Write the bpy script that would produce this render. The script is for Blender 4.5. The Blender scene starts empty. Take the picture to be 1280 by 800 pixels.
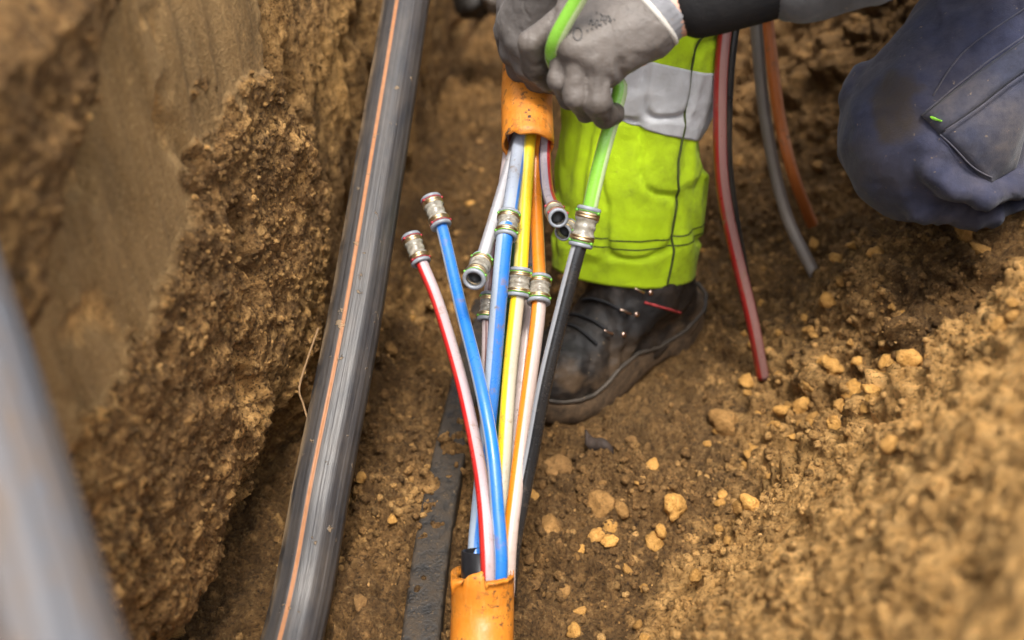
import bpy, bmesh, math, random
import numpy as np
from mathutils import Vector, Matrix
from mathutils.bvhtree import BVHTree

R = math.radians
SC = bpy.context.scene
COL = SC.collection

# ------------------------------------------------------------------ camera
cam = bpy.data.cameras.new('camera')
cam.sensor_width = 36.0
cam.lens = 36.0 * 1300 / 1280
cam.clip_start = 0.02
cam.clip_end = 400
cam.dof.use_dof = True
cam.dof.focus_distance = 1.13
cam.dof.aperture_fstop = 2.6
co = bpy.data.objects.new('camera', cam)
COL.objects.link(co)
co.location = (0, 0, 0.96)
co.rotation_euler = (R(90 - 38), 0, 0)
SC.camera = co

# ------------------------------------------------------------------ sky, sun, exposure
world = bpy.data.worlds.new('World')
SC.world = world
world.use_nodes = True
wn = world.node_tree.nodes
wl = world.node_tree.links
for n in list(wn):
    wn.remove(n)
sky = wn.new('ShaderNodeTexSky')
sky.sky_type = 'NISHITA'
sky.sun_disc = False
sky.sun_elevation = R(72)
sky.sun_rotation = R(172)
sky.dust_density = 5.0
sky.ozone_density = 1.0
hs = wn.new('ShaderNodeHueSaturation')
hs.inputs['Saturation'].default_value = 0.35
bg = wn.new('ShaderNodeBackground')
bg.inputs['Strength'].default_value = 0.15
wo = wn.new('ShaderNodeOutputWorld')
wl.new(sky.outputs[0], hs.inputs['Color'])
wl.new(hs.outputs[0], bg.inputs['Color'])
wl.new(bg.outputs[0], wo.inputs['Surface'])

sun = bpy.data.lights.new('sun', 'SUN')
sun.energy = 1.5
sun.angle = R(14)
sun.color = (1.0, 0.95, 0.87)
so = bpy.data.objects.new('sun', sun)
COL.objects.link(so)
SUN_AZ = R(172)          # clockwise from +Y
el = R(72)
sd = Vector((math.sin(SUN_AZ) * math.cos(el), math.cos(SUN_AZ) * math.cos(el), math.sin(el)))
so.rotation_euler = sd.to_track_quat('Z', 'Y').to_euler()
so.location = sd * 5

SC.view_settings.view_transform = 'Standard'
SC.view_settings.look = 'None'
SC.view_settings.exposure = 1.33
SC.view_settings.gamma = 1.0
SC.view_settings.use_curve_mapping = False

# ------------------------------------------------------------------ numpy noise
def _hash(ix, iy, iz, seed):
    h = (ix.astype(np.int64) * 374761393 + iy.astype(np.int64) * 668265263 + iz.astype(np.int64) * 2147483647 + seed * 1274126177) & 0xFFFFFFFF
    h = ((h ^ (h >> 13)) * 1274126177) & 0xFFFFFFFF
    h = ((h ^ (h >> 16)) * 2246822519) & 0xFFFFFFFF
    return ((h ^ (h >> 15)) & 0xFFFFFF) / float(0xFFFFFF)

def vnoise(x, y, z, seed=0):
    """smooth value noise, range -1..1"""
    x = np.asarray(x, float); y = np.asarray(y, float) + 0 * x; z = np.asarray(z, float) + 0 * x
    ix, iy, iz = np.floor(x), np.floor(y), np.floor(z)
    fx, fy, fz = x - ix, y - iy, z - iz
    fx = fx * fx * fx * (fx * (fx * 6 - 15) + 10)
    fy = fy * fy * fy * (fy * (fy * 6 - 15) + 10)
    fz = fz * fz * fz * (fz * (fz * 6 - 15) + 10)
    r = 0
    for a in (0, 1):
        wx = fx if a else 1 - fx
        for b in (0, 1):
            wy = fy if b else 1 - fy
            for c in (0, 1):
                wz = fz if c else 1 - fz
                r = r + wx * wy * wz * _hash(ix + a, iy + b, iz + c, seed)
    return r * 2 - 1

def fbm(x, y, z, octv=4, seed=0, gain=0.5):
    a, s, r = 1.0, 1.0, 0
    for o in range(octv):
        r = r + a * vnoise(x * s + 13.7 * o, y * s + 7.1 * o, z * s, seed + o)
        a *= gain; s *= 2.03
    return r

def lumps(x, y, cell, dens, seed, flat=0.8):
    """rounded clods on a jittered grid: returns height and a per-clod random value"""
    wx = x + 0.22 * cell * vnoise(x / cell * 2.3, y / cell * 2.3, 0, seed + 50)
    wy = y + 0.22 * cell * vnoise(x / cell * 2.3, y / cell * 2.3, 9, seed + 51)
    ix, iy = np.floor(wx / cell), np.floor(wy / cell)
    best = np.zeros_like(x); val = np.zeros_like(x)
    for a in (-1, 0, 1):
        for b in (-1, 0, 1):
            jx, jy = ix + a, iy + b
            cx = (jx + _hash(jx, jy, jx * 0, seed)) * cell
            cy = (jy + _hash(jx, jy, jx * 0 + 1, seed)) * cell
            rr = (0.22 + 0.42 * _hash(jx, jy, jx * 0 + 2, seed) ** 1.5) * cell
            on = _hash(jx, jy, jx * 0 + 3, seed) < dens
            rv = _hash(jx, jy, jx * 0 + 4, seed)
            d2 = (wx - cx) ** 2 + (wy - cy) ** 2
            h = np.sqrt(np.maximum(rr * rr - d2, 0)) * flat * on
            m = h > best
            best = np.where(m, h, best); val = np.where(m, rv, val)
    return best, val

def lumps3(x, y, z, cell, dens, seed, flat=0.9):
    """rounded clods sliced by a surface in space: height above the surface and a per-clod random value"""
    x = x.astype(np.float32); y = y.astype(np.float32); z = z.astype(np.float32)
    q = (0.24 * cell * vnoise(x / cell * 2.1, y / cell * 2.1, z / cell * 2.1, seed + 50)).astype(np.float32)
    X, Y, Z = (x + q) / np.float32(cell), (y - q) / np.float32(cell), (z + q) / np.float32(cell)
    ix, iy, iz = np.floor(X).astype(np.int32), np.floor(Y).astype(np.int32), np.floor(Z).astype(np.int32)
    fx, fy, fz = X - ix, Y - iy, Z - iz
    best = np.zeros_like(x); val = np.zeros_like(x)
    k8 = np.float32(1 / 255)
    with np.errstate(over='ignore'):
        for a in (-1, 0, 1):
            for b in (-1, 0, 1):
                for c in (-1, 0, 1):
                    h = (ix + a).astype(np.uint32) * np.uint32(374761393) + (iy + b).astype(np.uint32) * np.uint32(668265263) + (iz + c).astype(np.uint32) * np.uint32(3266489917) + np.uint32(seed * 7919)
                    h = (h ^ (h >> np.uint32(13))) * np.uint32(1274126177)
                    h = (h ^ (h >> np.uint32(16))) * np.uint32(2246822519)
                    h = h ^ (h >> np.uint32(15))
                    cx = (h & np.uint32(255)).astype(np.float32) * k8 + a - fx
                    cy = ((h >> np.uint32(8)) & np.uint32(255)).astype(np.float32) * k8 + b - fy
                    cz = ((h >> np.uint32(16)) & np.uint32(255)).astype(np.float32) * k8 + c - fz
                    rv = (h >> np.uint32(24)).astype(np.float32) * k8
                    r = np.float32(0.28) + np.float32(0.40) * rv * rv
                    r = np.where(rv > 1 - dens, r, 0)
                    d = np.maximum(r * r - cx * cx - cy * cy - cz * cz, 0)
                    m = d > best
                    best = np.where(m, d, best); val = np.where(m, cx - a + fx, val)
    return np.sqrt(best) * cell * flat, val

def sst(a, b, x):
    t = np.clip((x - a) / (b - a), 0, 1)
    return t * t * (3 - 2 * t)

def smax(a, b, k):
    h = np.maximum(k - np.abs(a - b), 0) / k
    return np.maximum(a, b) + h * h * k * 0.25

# ------------------------------------------------------------------ object helpers
def link(name, me, mats, parent=None, smooth=True):
    o = bpy.data.objects.new(name, me)
    COL.objects.link(o)
    for m in (mats if isinstance(mats, (list, tuple)) else [mats]):
        me.materials.append(m)
    if parent is not None:
        o.parent = parent
        o.matrix_parent_inverse = Matrix.Translation(-parent.location)
    if smooth:
        me.polygons.foreach_set('use_smooth', np.ones(len(me.polygons), bool))
    return o

def mesh_np(name, V, F, attrs=None):
    """V (n,3), F (m,4) or (m,3) arrays"""
    me = bpy.data.meshes.new(name)
    V = np.asarray(V, np.float32); F = np.asarray(F, np.int32)
    k = F.shape[1]
    me.vertices.add(len(V)); me.vertices.foreach_set('co', V.ravel())
    me.loops.add(F.size); me.loops.foreach_set('vertex_index', F.ravel())
    me.polygons.add(len(F))
    me.polygons.foreach_set('loop_start', np.arange(0, F.size, k, dtype=np.int32))
    me.polygons.foreach_set('loop_total', np.full(len(F), k, np.int32))
    me.update(calc_edges=True)
    for an, arr in (attrs or {}).items():
        at = me.attributes.new(an, 'FLOAT', 'POINT')
        at.data.foreach_set('value', np.asarray(arr, np.float32).ravel())
    return me

def grid_faces(nr, nc, flip=False):
    i = np.arange(nr - 1)[:, None] * nc + np.arange(nc - 1)[None, :]
    q = np.stack([i, i + 1, i + nc + 1, i + nc], -1).reshape(-1, 4)
    return q[:, ::-1] if flip else q

def tag(o, label=None, cat=None, group=None, kind=None):
    if label: o['label'] = label
    if cat: o['category'] = cat
    if group: o['group'] = group
    if kind: o['kind'] = kind
    return o

def empty(name, loc):
    o = bpy.data.objects.new(name, None)
    o.empty_display_size = 0.02
    COL.objects.link(o)
    o.location = loc
    return o

def frames(P, ref):
    """tangent, ref-side normal and binormal along a polyline"""
    P = np.asarray(P, float)
    T = np.gradient(P, axis=0)
    T /= np.linalg.norm(T, axis=1)[:, None]
    ref = np.asarray(ref, float)
    N = ref[None, :] - (T @ ref)[:, None] * T
    N /= np.linalg.norm(N, axis=1)[:, None]
    B = np.cross(T, N)
    B = B * np.where(B @ np.array([1.0, 0, 0]) < 0, -1.0, 1.0)[:, None] if abs(ref[0]) < 0.005 and np.abs(B[:, 0]).min() > 0.05 else B
    return T, N, B

def spline(pts, step):
    pts = np.asarray(pts, float)
    p = np.vstack([2 * pts[0] - pts[1], pts, 2 * pts[-1] - pts[-2]])
    out = []
    for i in range(1, len(p) - 2):
        n = max(2, int(np.linalg.norm(p[i + 1] - p[i]) / step))
        t = np.linspace(0, 1, n, endpoint=False)[:, None]
        out.append(0.5 * (2 * p[i] + (p[i + 1] - p[i - 1]) * t + (2 * p[i - 1] - 5 * p[i] + 4 * p[i + 1] - p[i + 2]) * t ** 2
                          + (3 * p[i] - p[i - 1] - 3 * p[i + 1] + p[i + 2]) * t ** 3))
    out.append(pts[-1][None, :])
    return np.vstack(out)

FACE = (0.0, -0.79, 0.62)      # the side of a tube that counts as angle zero

def tube_mesh(name, pts, rad, seg=20, step=0.006, ref=FACE, cap=True, prof=None, raw=False):
    P = np.asarray(pts, float) if raw else spline(pts, step)
    T, N, B = frames(P, ref)
    n = len(P)
    ang = np.linspace(-math.pi, math.pi, seg, endpoint=False)
    rad = np.broadcast_to(np.asarray(rad, float), (n,))
    rr = rad[:, None] * (prof(ang)[None, :] if prof else 1.0)
    V = P[:, None, :] + rr[..., None] * (np.cos(ang)[None, :, None] * N[:, None, :] + np.sin(ang)[None, :, None] * B[:, None, :])
    V = V.reshape(-1, 3)
    F = []
    idx = np.arange(seg)
    for i in range(n - 1):
        a = i * seg
        F.append(np.stack([a + idx, a + (idx + 1) % seg, a + seg + (idx + 1) % seg, a + seg + idx], -1))
    F = np.concatenate(F)
    me = bpy.data.meshes.new(name)
    faces = F.tolist()
    if cap:
        faces.append(list(range(seg))[::-1])
        faces.append([(n - 1) * seg + k for k in range(seg)])
    me.from_pydata(V.tolist(), [], faces)
    L = np.concatenate([[0], np.cumsum(np.linalg.norm(np.diff(P, axis=0), axis=1))])
    uv = me.uv_layers.new(name='UVMap')
    U = np.zeros((len(me.loops), 2), np.float32)
    k = 0
    for i in range(n - 1):
        u0 = idx / seg; u1 = (idx + 1) / seg
        blk = np.stack([np.stack([u0, u1, u1, u0], -1), np.broadcast_to(np.array([L[i], L[i], L[i + 1], L[i + 1]]), (seg, 4))], -1)
        U[k:k + seg * 4] = blk.reshape(-1, 2); k += seg * 4
    uv.data.foreach_set('uv', U.ravel())
    me.update()
    return me

def lathe_mesh(name, p, axis, prof, seg=28, closed=False):
    """prof: list of (distance along axis, radius)"""
    ax = Vector(axis).normalized()
    q = ax.to_track_quat('Z', 'Y').to_matrix()
    V, F = [], []
    for (t, r) in prof:
        for k in range(seg):
            a = 2 * math.pi * k / seg
            V.append(tuple(Vector(p) + q @ Vector((r * math.cos(a), r * math.sin(a), t))))
    m = len(prof)
    for i in range(m if closed else m - 1):
        j = (i + 1) % m
        for k in range(seg):
            F.append((i * seg + k, i * seg + (k + 1) % seg, j * seg + (k + 1) % seg, j * seg + k))
    me = bpy.data.meshes.new(name)
    me.from_pydata(V, [], F)
    me.update()
    bm = bmesh.new(); bm.from_mesh(me); bmesh.ops.recalc_face_normals(bm, faces=bm.faces); bm.to_mesh(me); bm.free()
    return me

# ------------------------------------------------------------------ signed-distance modelling (surface nets)
def surface_nets(F, o, h):
    S = F < 0
    nx, ny, nz = F.shape
    c = np.zeros((nx - 1, ny - 1, nz - 1), np.int8)
    offs = [(a, b, d) for a in (0, 1) for b in (0, 1) for d in (0, 1)]
    for a, b, d in offs:
        c += S[a:nx - 1 + a, b:ny - 1 + b, d:nz - 1 + d]
    act = np.argwhere((c > 0) & (c < 8))
    vid = np.full(c.shape, -1, np.int64)
    vid[act[:, 0], act[:, 1], act[:, 2]] = np.arange(len(act))
    vals = np.stack([F[act[:, 0] + a, act[:, 1] + b, act[:, 2] + d] for a, b, d in offs], 1)
    pos = np.array(offs, float)
    acc = np.zeros((len(act), 3)); cnt = np.zeros(len(act))
    for i in range(8):
        for j in range(i + 1, 8):
            if np.abs(pos[i] - pos[j]).sum() == 1:
                m = (vals[:, i] < 0) != (vals[:, j] < 0)
                t = vals[m, i] / (vals[m, i] - vals[m, j])
                acc[m] += pos[i] + t[:, None] * (pos[j] - pos[i]); cnt[m] += 1
    V = (act + acc / cnt[:, None]) * h + np.asarray(o)
    Q = []
    for ax in range(3):
        sl0 = [slice(None)] * 3; sl1 = [slice(None)] * 3
        sl0[ax] = slice(0, -1); sl1[ax] = slice(1, None)
        e = np.argwhere(S[tuple(sl0)] != S[tuple(sl1)])
        u, v = (ax + 1) % 3, (ax + 2) % 3
        ok = (e[:, u] > 0) & (e[:, v] > 0) & (e[:, u] < F.shape[u] - 1) & (e[:, v] < F.shape[v] - 1)
        e = e[ok]
        ins = S[e[:, 0], e[:, 1], e[:, 2]]
        du = np.eye(3, dtype=int)[u]; dv = np.eye(3, dtype=int)[v]
        def g(x): return vid[x[:, 0], x[:, 1], x[:, 2]]
        q = np.stack([g(e - du - dv), g(e - dv), g(e), g(e - du)], 1)
        q[~ins] = q[~ins][:, ::-1]
        Q.append(q)
    return V, np.concatenate(Q)

class SDF:
    def __init__(self, lo, hi, h):
        self.o = np.array(lo, float); self.h = h
        n = [int((hi[i] - lo[i]) / h) + 2 for i in range(3)]
        ax = [(lo[i] + h * np.arange(n[i])).astype(np.float32) for i in range(3)]
        self.X, self.Y, self.Z = np.meshgrid(*ax, indexing='ij')
        self.D = np.full(self.X.shape, 9.0, np.float32)
    def add(self, d, k):
        if k <= 0:
            self.D = np.minimum(self.D, d); return
        hh = np.maximum(k - np.abs(self.D - d), 0) / k
        self.D = np.minimum(self.D, d) - hh * hh * k * 0.25
    def cut(self, d, k):
        hh = np.maximum(k - np.abs(self.D + d), 0) / k
        self.D = np.maximum(self.D, -d) + hh * hh * k * 0.25
    def capsule(self, a, b, ra, rb):
        a = np.asarray(a, float); b = np.asarray(b, float); v = b - a
        px, py, pz = self.X - a[0], self.Y - a[1], self.Z - a[2]
        t = np.clip((px * v[0] + py * v[1] + pz * v[2]) / (v @ v), 0, 1)
        return np.sqrt((px - t * v[0]) ** 2 + (py - t * v[1]) ** 2 + (pz - t * v[2]) ** 2) - (ra + (rb - ra) * t)
    def ellipsoid(self, c, r, M=None):
        px, py, pz = self.X - c[0], self.Y - c[1], self.Z - c[2]
        if M is not None:       # rows of M: local axes
            px, py, pz = [M[i][0] * px + M[i][1] * py + M[i][2] * pz for i in range(3)]
        k0 = np.sqrt((px / r[0]) ** 2 + (py / r[1]) ** 2 + (pz / r[2]) ** 2)
        k1 = np.sqrt((px / r[0] ** 2) ** 2 + (py / r[1] ** 2) ** 2 + (pz / r[2] ** 2) ** 2)
        return k0 * (k0 - 1) / np.maximum(k1, 1e-6)
    def chain(self, pts, rads, k):
        for i in range(len(pts) - 1):
            self.add(self.capsule(pts[i], pts[i + 1], rads[i], rads[i + 1]), k)
    def mesh(self):
        return surface_nets(self.D, self.o, self.h)

def vnormals(V, F):
    n = np.zeros_like(V)
    a, b, c, d = V[F[:, 0]], V[F[:, 1]], V[F[:, 2]], V[F[:, 3]]
    fn = np.cross(c - a, d - b)
    for i in range(4):
        np.add.at(n, F[:, i], fn)
    return n / np.maximum(np.linalg.norm(n, axis=1), 1e-12)[:, None]

def relax(V, F, it=2, w=0.5):
    for _ in range(it):
        s = np.zeros_like(V); c = np.zeros(len(V))
        for i in range(4):
            a, b = F[:, i], F[:, (i + 1) % 4]
            np.add.at(s, a, V[b]); np.add.at(s, b, V[a])
            np.add.at(c, a, 1); np.add.at(c, b, 1)
        V = V * (1 - w) + w * s / np.maximum(c, 1)[:, None]
    return V

# ------------------------------------------------------------------ materials
class NT:
    def __init__(self, name):
        self.m = bpy.data.materials.new(name); self.m.use_nodes = True
        self.t = self.m.node_tree; self.b = self.t.nodes['Principled BSDF']
        self._co = None
    def n(self, typ, **kw):
        x = self.t.nodes.new(typ)
        for k, v in kw.items(): setattr(x, k, v)
        return x
    def set(self, sock, v):
        if hasattr(v, 'is_output'): self.t.links.new(v, sock)
        elif isinstance(v, (tuple, list)) and len(v) == 3 and sock.type == 'RGBA': sock.default_value = (*v, 1)
        else: sock.default_value = v
    def co(self):
        if self._co is None: self._co = self.n('ShaderNodeTexCoord').outputs['Object']
        return self._co
    def noise(self, scale, detail=4, rough=0.55, vec=None, stretch=None, dist=0.0):
        x = self.n('ShaderNodeTexNoise')
        v = vec or self.co()
        if stretch:
            mp = self.n('ShaderNodeMapping'); self.t.links.new(v, mp.inputs[0]); mp.inputs['Scale'].default_value = stretch; v = mp.outputs[0]
        self.t.links.new(v, x.inputs['Vector'])
        x.inputs['Scale'].default_value = scale; x.inputs['Detail'].default_value = detail
        x.inputs['Roughness'].default_value = rough; x.inputs['Distortion'].default_value = dist
        return x.outputs['Fac']
    def ramp(self, fac, a, b, lo=0.0, hi=1.0, smooth=False):
        x = self.n('ShaderNodeMapRange')
        if smooth: x.interpolation_type = 'SMOOTHSTEP'
        self.set(x.inputs[0], fac)
        for i, v in zip((1, 2, 3, 4), (a, b, lo, hi)): x.inputs[i].default_value = v
        return x.outputs[0]
    def mix(self, fac, a, b, mode='MIX'):
        x = self.n('ShaderNodeMix', data_type='RGBA', blend_type=mode)
        self.set(x.inputs[0], fac); self.set(x.inputs[6], a); self.set(x.inputs[7], b)
        return x.outputs[2]
    def math(self, op, a, b=0.0):
        x = self.n('ShaderNodeMath', operation=op)
        self.set(x.inputs[0], a); self.set(x.inputs[1], b)
        return x.outputs[0]
    def attr(self, name):
        return self.n('ShaderNodeAttribute', attribute_name=name).outputs['Fac']
    def bump(self, h, dist, strength=1.0, nrm=None):
        x = self.n('ShaderNodeBump'); x.inputs['Distance'].default_value = dist; x.inputs['Strength'].default_value = strength
        self.set(x.inputs['Height'], h)
        if nrm is not None: self.t.links.new(nrm, x.inputs['Normal'])
        return x.outputs[0]
    def out(self, color, rough=0.6, normal=None, **kw):
        self.set(self.b.inputs['Base Color'], color); self.set(self.b.inputs['Roughness'], rough)
        if normal is not None: self.t.links.new(normal, self.b.inputs['Normal'])
        for k, v in kw.items(): self.set(self.b.inputs[k.replace('_', ' ')], v)
        return self.m

def soil_material(name):
    """attributes: ochre (sandy-yellow share), smooth (spade-cut clay), tone (per-lump variation)"""
    t = NT(name)
    n1 = t.noise(9, 5, 0.6); n2 = t.noise(60, 6, 0.7); n3 = t.noise(240, 5, 0.65); n4 = t.noise(700, 3, 0.6)
    sm = t.attr('smooth')
    brown = t.mix(t.ramp(n2, 0.3, 0.7), (0.150, 0.074, 0.022), (0.46, 0.248, 0.083))
    brown = t.mix(t.ramp(n1, 0.38, 0.7, 0, 0.6), brown, (0.100, 0.054, 0.021))
    och = t.mix(t.ramp(n2, 0.3, 0.7), (0.47, 0.238, 0.062), (0.74, 0.43, 0.155))
    clay = t.mix(t.ramp(t.noise(34, 6, 0.68, stretch=(1, 1, 0.22)), 0.3, 0.7), (0.235, 0.138, 0.050), (0.37, 0.232, 0.098))
    c = t.mix(sm, brown, clay)
    oc = t.math('ADD', t.attr('ochre'), t.ramp(n2, 0.25, 0.75, -0.30, 0.30))
    c = t.mix(t.ramp(oc, 0.35, 0.8, 0, 1), c, och)
    c = t.mix(t.ramp(n3, 0.56, 0.72, 0, 0.55), c, (0.58, 0.39, 0.17))
    dk = t.math('MULTIPLY', t.ramp(n3, 0.46, 0.30, 0, 0.9), t.ramp(sm, 0, 1, 1.0, 0.4))
    c = t.mix(dk, c, (0.026, 0.016, 0.008))
    hsv = t.n('ShaderNodeHueSaturation')
    t.set(hsv.inputs['Color'], c)
    t.set(hsv.inputs['Value'], t.ramp(t.attr('tone'), 0, 1, 0.50, 1.42))
    rs = t.ramp(sm, 0, 1, 1.0, 0.25)
    h1 = t.math('MULTIPLY', n2, t.ramp(sm, 0, 1, 1.0, 0.15)); h2 = t.math('MULTIPLY', n3, rs)
    bmp = t.bump(n4, 0.002, 0.8, t.bump(h2, 0.007, 1.0, t.bump(h1, 0.010, 0.6)))
    return t.out(hsv.outputs[0], 0.9, bmp, Specular_IOR_Level=0.3)

def plain(name, color, rough=0.5, var=0.15, scale=120, bump=0.0, **kw):
    t = NT(name)
    n = t.noise(scale, 4, 0.6)
    c = t.mix(t.ramp(n, 0.3, 0.7), tuple(x * (1 - var) for x in color), tuple(min(1, x * (1 + var)) for x in color))
    return t.out(c, t.ramp(n, 0.3, 0.7, rough * 0.85, min(1, rough * 1.15)), t.bump(n, bump) if bump else None, **kw)

def stripe_mat(name, base, stripes, rough=0.28, dirt=0.42):
    """round plastic tube in a base colour with lengthwise stripes: (colour, centre degrees, half width degrees)"""
    t = NT(name)
    sep = t.n('ShaderNodeSeparateXYZ')
    t.t.links.new(t.n('ShaderNodeUVMap').outputs[0], sep.inputs[0])
    u = sep.outputs[0]
    c = base
    for col, ce, hw in stripes:
        d = t.math('ABSOLUTE', t.math('SUBTRACT', u, ce / 360 + 0.5))
        c = t.mix(t.ramp(d, hw / 360 + 0.012, hw / 360 - 0.012), c, col)
    n = t.noise(75, 5, 0.7)
    n2 = t.noise(18, 3, 0.6)
    m = t.math('MULTIPLY', t.ramp(n, 0.56, 0.68), t.ramp(n2, 0.45, 0.65, 0, dirt * 2.4))
    c = t.mix(m, c, (0.17, 0.11, 0.055))
    film = t.ramp(n2, 0.3, 0.8, 0, dirt * 0.35)
    c = t.mix(film, c, (0.33, 0.25, 0.17))
    return t.out(c, t.ramp(n, 0.3, 0.75, rough * 0.8, rough * 1.6), t.bump(t.noise(40, 2), 0.0006), Subsurface_Weight=0.0, IOR=1.5)

SOIL = soil_material('soil')

# ------------------------------------------------------------------ the trench: floor and right bank
def wall_x(y):
    return -0.30 + 0.166 * (y - 0.67)

def h_macro(x, y):
    fl = 0.012 * fbm(x * 5, y * 5, 0, 2, 3)
    s = x - (0.30 + 0.166 * (y - 1.08))
    k = 0.62 + 2.2 * sst(1.5, 1.95, y)
    right = np.minimum(k * s, 0.66) + 0.02 * fbm(x * 7, y * 7, 2, 2, 5)
    A = 1.5 * (x - 0.15) + 0.95 * (0.72 - y)
    B = 1.5 * (x - 0.15) + 0.01 - 3.0 * (y - 0.77)
    mound = np.minimum(np.minimum(A, B), 0.62) + 0.02 * fbm(x * 9, y * 9, 5, 3, 8)
    z = smax(fl, right, 0.08)
    z = z + 0.13 * np.exp(-((x - 0.50) ** 2 + (y - 1.09) ** 2) / 0.0145)
    z = smax(z, mound, 0.025)
    z = smax(z, 0.66 * sst(3.0, 3.5, y), 0.05)
    z = smax(z, 0.66 * sst(-0.7, -1.2, y), 0.05)
    return np.minimum(z, 0.70)

def axis_coords(lo, a, b, hi, step, grow=1.16):
    mid = np.arange(a, b, step)
    r = [mid[-1]]; s = step
    while r[-1] < hi:
        s *= grow; r.append(r[-1] + s)
    l = [mid[0]]; s = step
    while l[-1] > lo:
        s *= grow; l.append(l[-1] - s)
    return np.concatenate([l[:0:-1], mid, r[1:]])

gx = axis_coords(-0.62, -0.36, 0.80, 5.0, 0.0026)
gy = axis_coords(-3.0, 0.24, 2.3, 6.0, 0.0026)
GX, GY = np.meshgrid(gx, gy)
x, y = GX.ravel(), GY.ravel()
zm = h_macro(x, y)
s_r = x - (0.30 + 0.166 * (y - 1.08))
mnd = sst(-0.02, 0.06, 1.5 * (x - 0.15) + 0.95 * (0.72 - y)) * sst(0.9, 0.7, y)
p1 = fbm(x * 3.1, y * 3.1, 1, 3, 21)
p2 = fbm(x * 8, y * 8, 4, 3, 27)
eps = 0.004
nxm = -(h_macro(x + eps, y) - h_macro(x - eps, y)) / (2 * eps); nym = -(h_macro(x, y + eps) - h_macro(x, y - eps)) / (2 * eps)
ln = np.sqrt(nxm ** 2 + nym ** 2 + 1); nxm, nym, nzm = nxm / ln, nym / ln, 1 / ln
l1, v1 = lumps3(x, y, zm, 0.085, 0.65, 31, 0.65)
l2, v2 = lumps3(x, y, zm, 0.040, 0.75, 32, 0.8)
l3, v3 = lumps3(x, y, zm, 0.021, 0.8, 33, 0.9)
l4, v4 = lumps3(x, y, zm, 0.0115, 0.85, 34, 0.95)
l5, v5 = lumps3(x, y, zm, 0.0066, 0.85, 35, 0.95)
loose = sst(-0.5, 0.35, p2 + 0.25)
soft = 1 - 0.72 * mnd
disp = l1 * 0.95 * loose * soft + l2 * (0.5 + 0.75 * loose) * soft + l3 * (0.7 + 0.5 * loose) * (1 - 0.55 * mnd) + l4 * 0.95 * (1 - 0.3 * mnd) + l5 * 0.85 + 0.005 * fbm(x * 45, y * 45, zm * 45, 3, 40)
# trampled, smoother soil round the boot
tram = np.exp(-((x - 0.17) ** 2 + (y - 1.12) ** 2) / 0.03)
disp = disp * (1 - 0.12 * tram)
disp = disp - 0.017
xs, ys, zz = x + nxm * disp, y + nym * disp, zm + nzm * disp
och = 0.17 + 0.42 * p1 + 0.62 * mnd + 0.35 * np.exp(-((x - 0.36) ** 2 + (y - 0.97) ** 2) / 0.02) + 0.38 * np.exp(-((x + 0.12) ** 2 + (y - 0.85) ** 2) / 0.006) \
    + 0.30 * np.exp(-((x - 0.10) ** 2 + (y - 0.70) ** 2) / 0.012) - 0.30 * tram - 0.30 * sst(1.25, 1.6, y)
och = och + 0.35 * (v3 - 0.5) * (l3 > 0.001) + 0.3 * (v4 - 0.5) * (l4 > 0.001)
tone = 0.5 + 0.3 * (v2 - 0.5) * (l2 > 0.001) + 0.4 * (v4 - 0.5) + 0.25 * (v5 - 0.5) + 0.2 * p2 + 0.32 * mnd
floor = link('trench_floor', mesh_np('trench_floor', np.stack([xs, ys, zz], 1), grid_faces(len(gy), len(gx)),
             {'ochre': np.clip(och, 0, 1), 'smooth': 0.25 * tram + 0 * x, 'tone': np.clip(tone, 0, 1)}), SOIL)
tag(floor, kind='structure')
ZG = zz.reshape(len(gy), len(gx)); OG = och.reshape(ZG.shape)
def hz(px, py, G=ZG):
    i = int(np.clip(np.searchsorted(gx, px) - 1, 0, len(gx) - 2)); j = int(np.clip(np.searchsorted(gy, py) - 1, 0, len(gy) - 2))
    u = (px - gx[i]) / (gx[i + 1] - gx[i]); v = (py - gy[j]) / (gy[j + 1] - gy[j])
    return float((G[j, i] * (1 - u) + G[j, i + 1] * u) * (1 - v) + (G[j + 1, i] * (1 - u) + G[j + 1, i + 1] * u) * v)

# ------------------------------------------------------------------ left trench wall with its lip and the ground behind it
TOP = 0.70
wy = axis_coords(-3.0, 0.30, 1.85, 6.0, 0.0029)
wz = np.concatenate([np.arange(-0.10, TOP, 0.0029)])
wt = [TOP]; st = 0.0033
while wt[-1] < TOP + 5:
    st *= 1.07; wt.append(wt[-1] + st)
wz = np.concatenate([wz, wt[1:]])
WY, WZ = np.meshgrid(wy, wz)
yy, tt = WY.ravel(), WZ.ravel()
zv = np.minimum(tt, TOP); back = np.maximum(tt - TOP, 0)
wob = 0.020 * fbm(yy * 16, tt * 16, 3, 5, 61, 0.6)
zb = np.interp(yy, [0.40, 0.50, 0.54, 0.577, 0.65, 0.708, 0.76, 0.85, 0.93, 1.006, 1.03], [0.20, 0.24, 0.37, 0.417, 0.40, 0.389, 0.43, 0.508, 0.509, 0.482, 0.47])
rough_m = sst(-0.003, 0.003, zb + 1.6 * wob - tt)                          # broken soil below the spade cut
panel = sst(1.03, 1.015, yy + 0.10 * (0.56 - tt) + 0.25 * wob)            # the cut panel ends in a clean edge
edge2 = np.interp(tt, [0.0, 0.127, 0.275, 0.40, 0.48], [1.00, 1.016, 1.10, 1.08, 1.03])
ledge = sst(0.012, -0.004, yy - edge2 - 0.7 * wob)
nearpart = np.where(tt > zb, panel, ledge)
slump = sst(0.0, 0.03, (tt - 0.60) * 0.55 + (0.70 - yy) * 0.35 - 0.012 + 0.5 * wob)
gouge = np.exp(-((yy - 0.700 - 0.25 * (tt - 0.6) + 0.3 * wob) / 0.007) ** 2) * sst(0.53, 0.56, tt) * sst(0.69, 0.66, tt)
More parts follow.
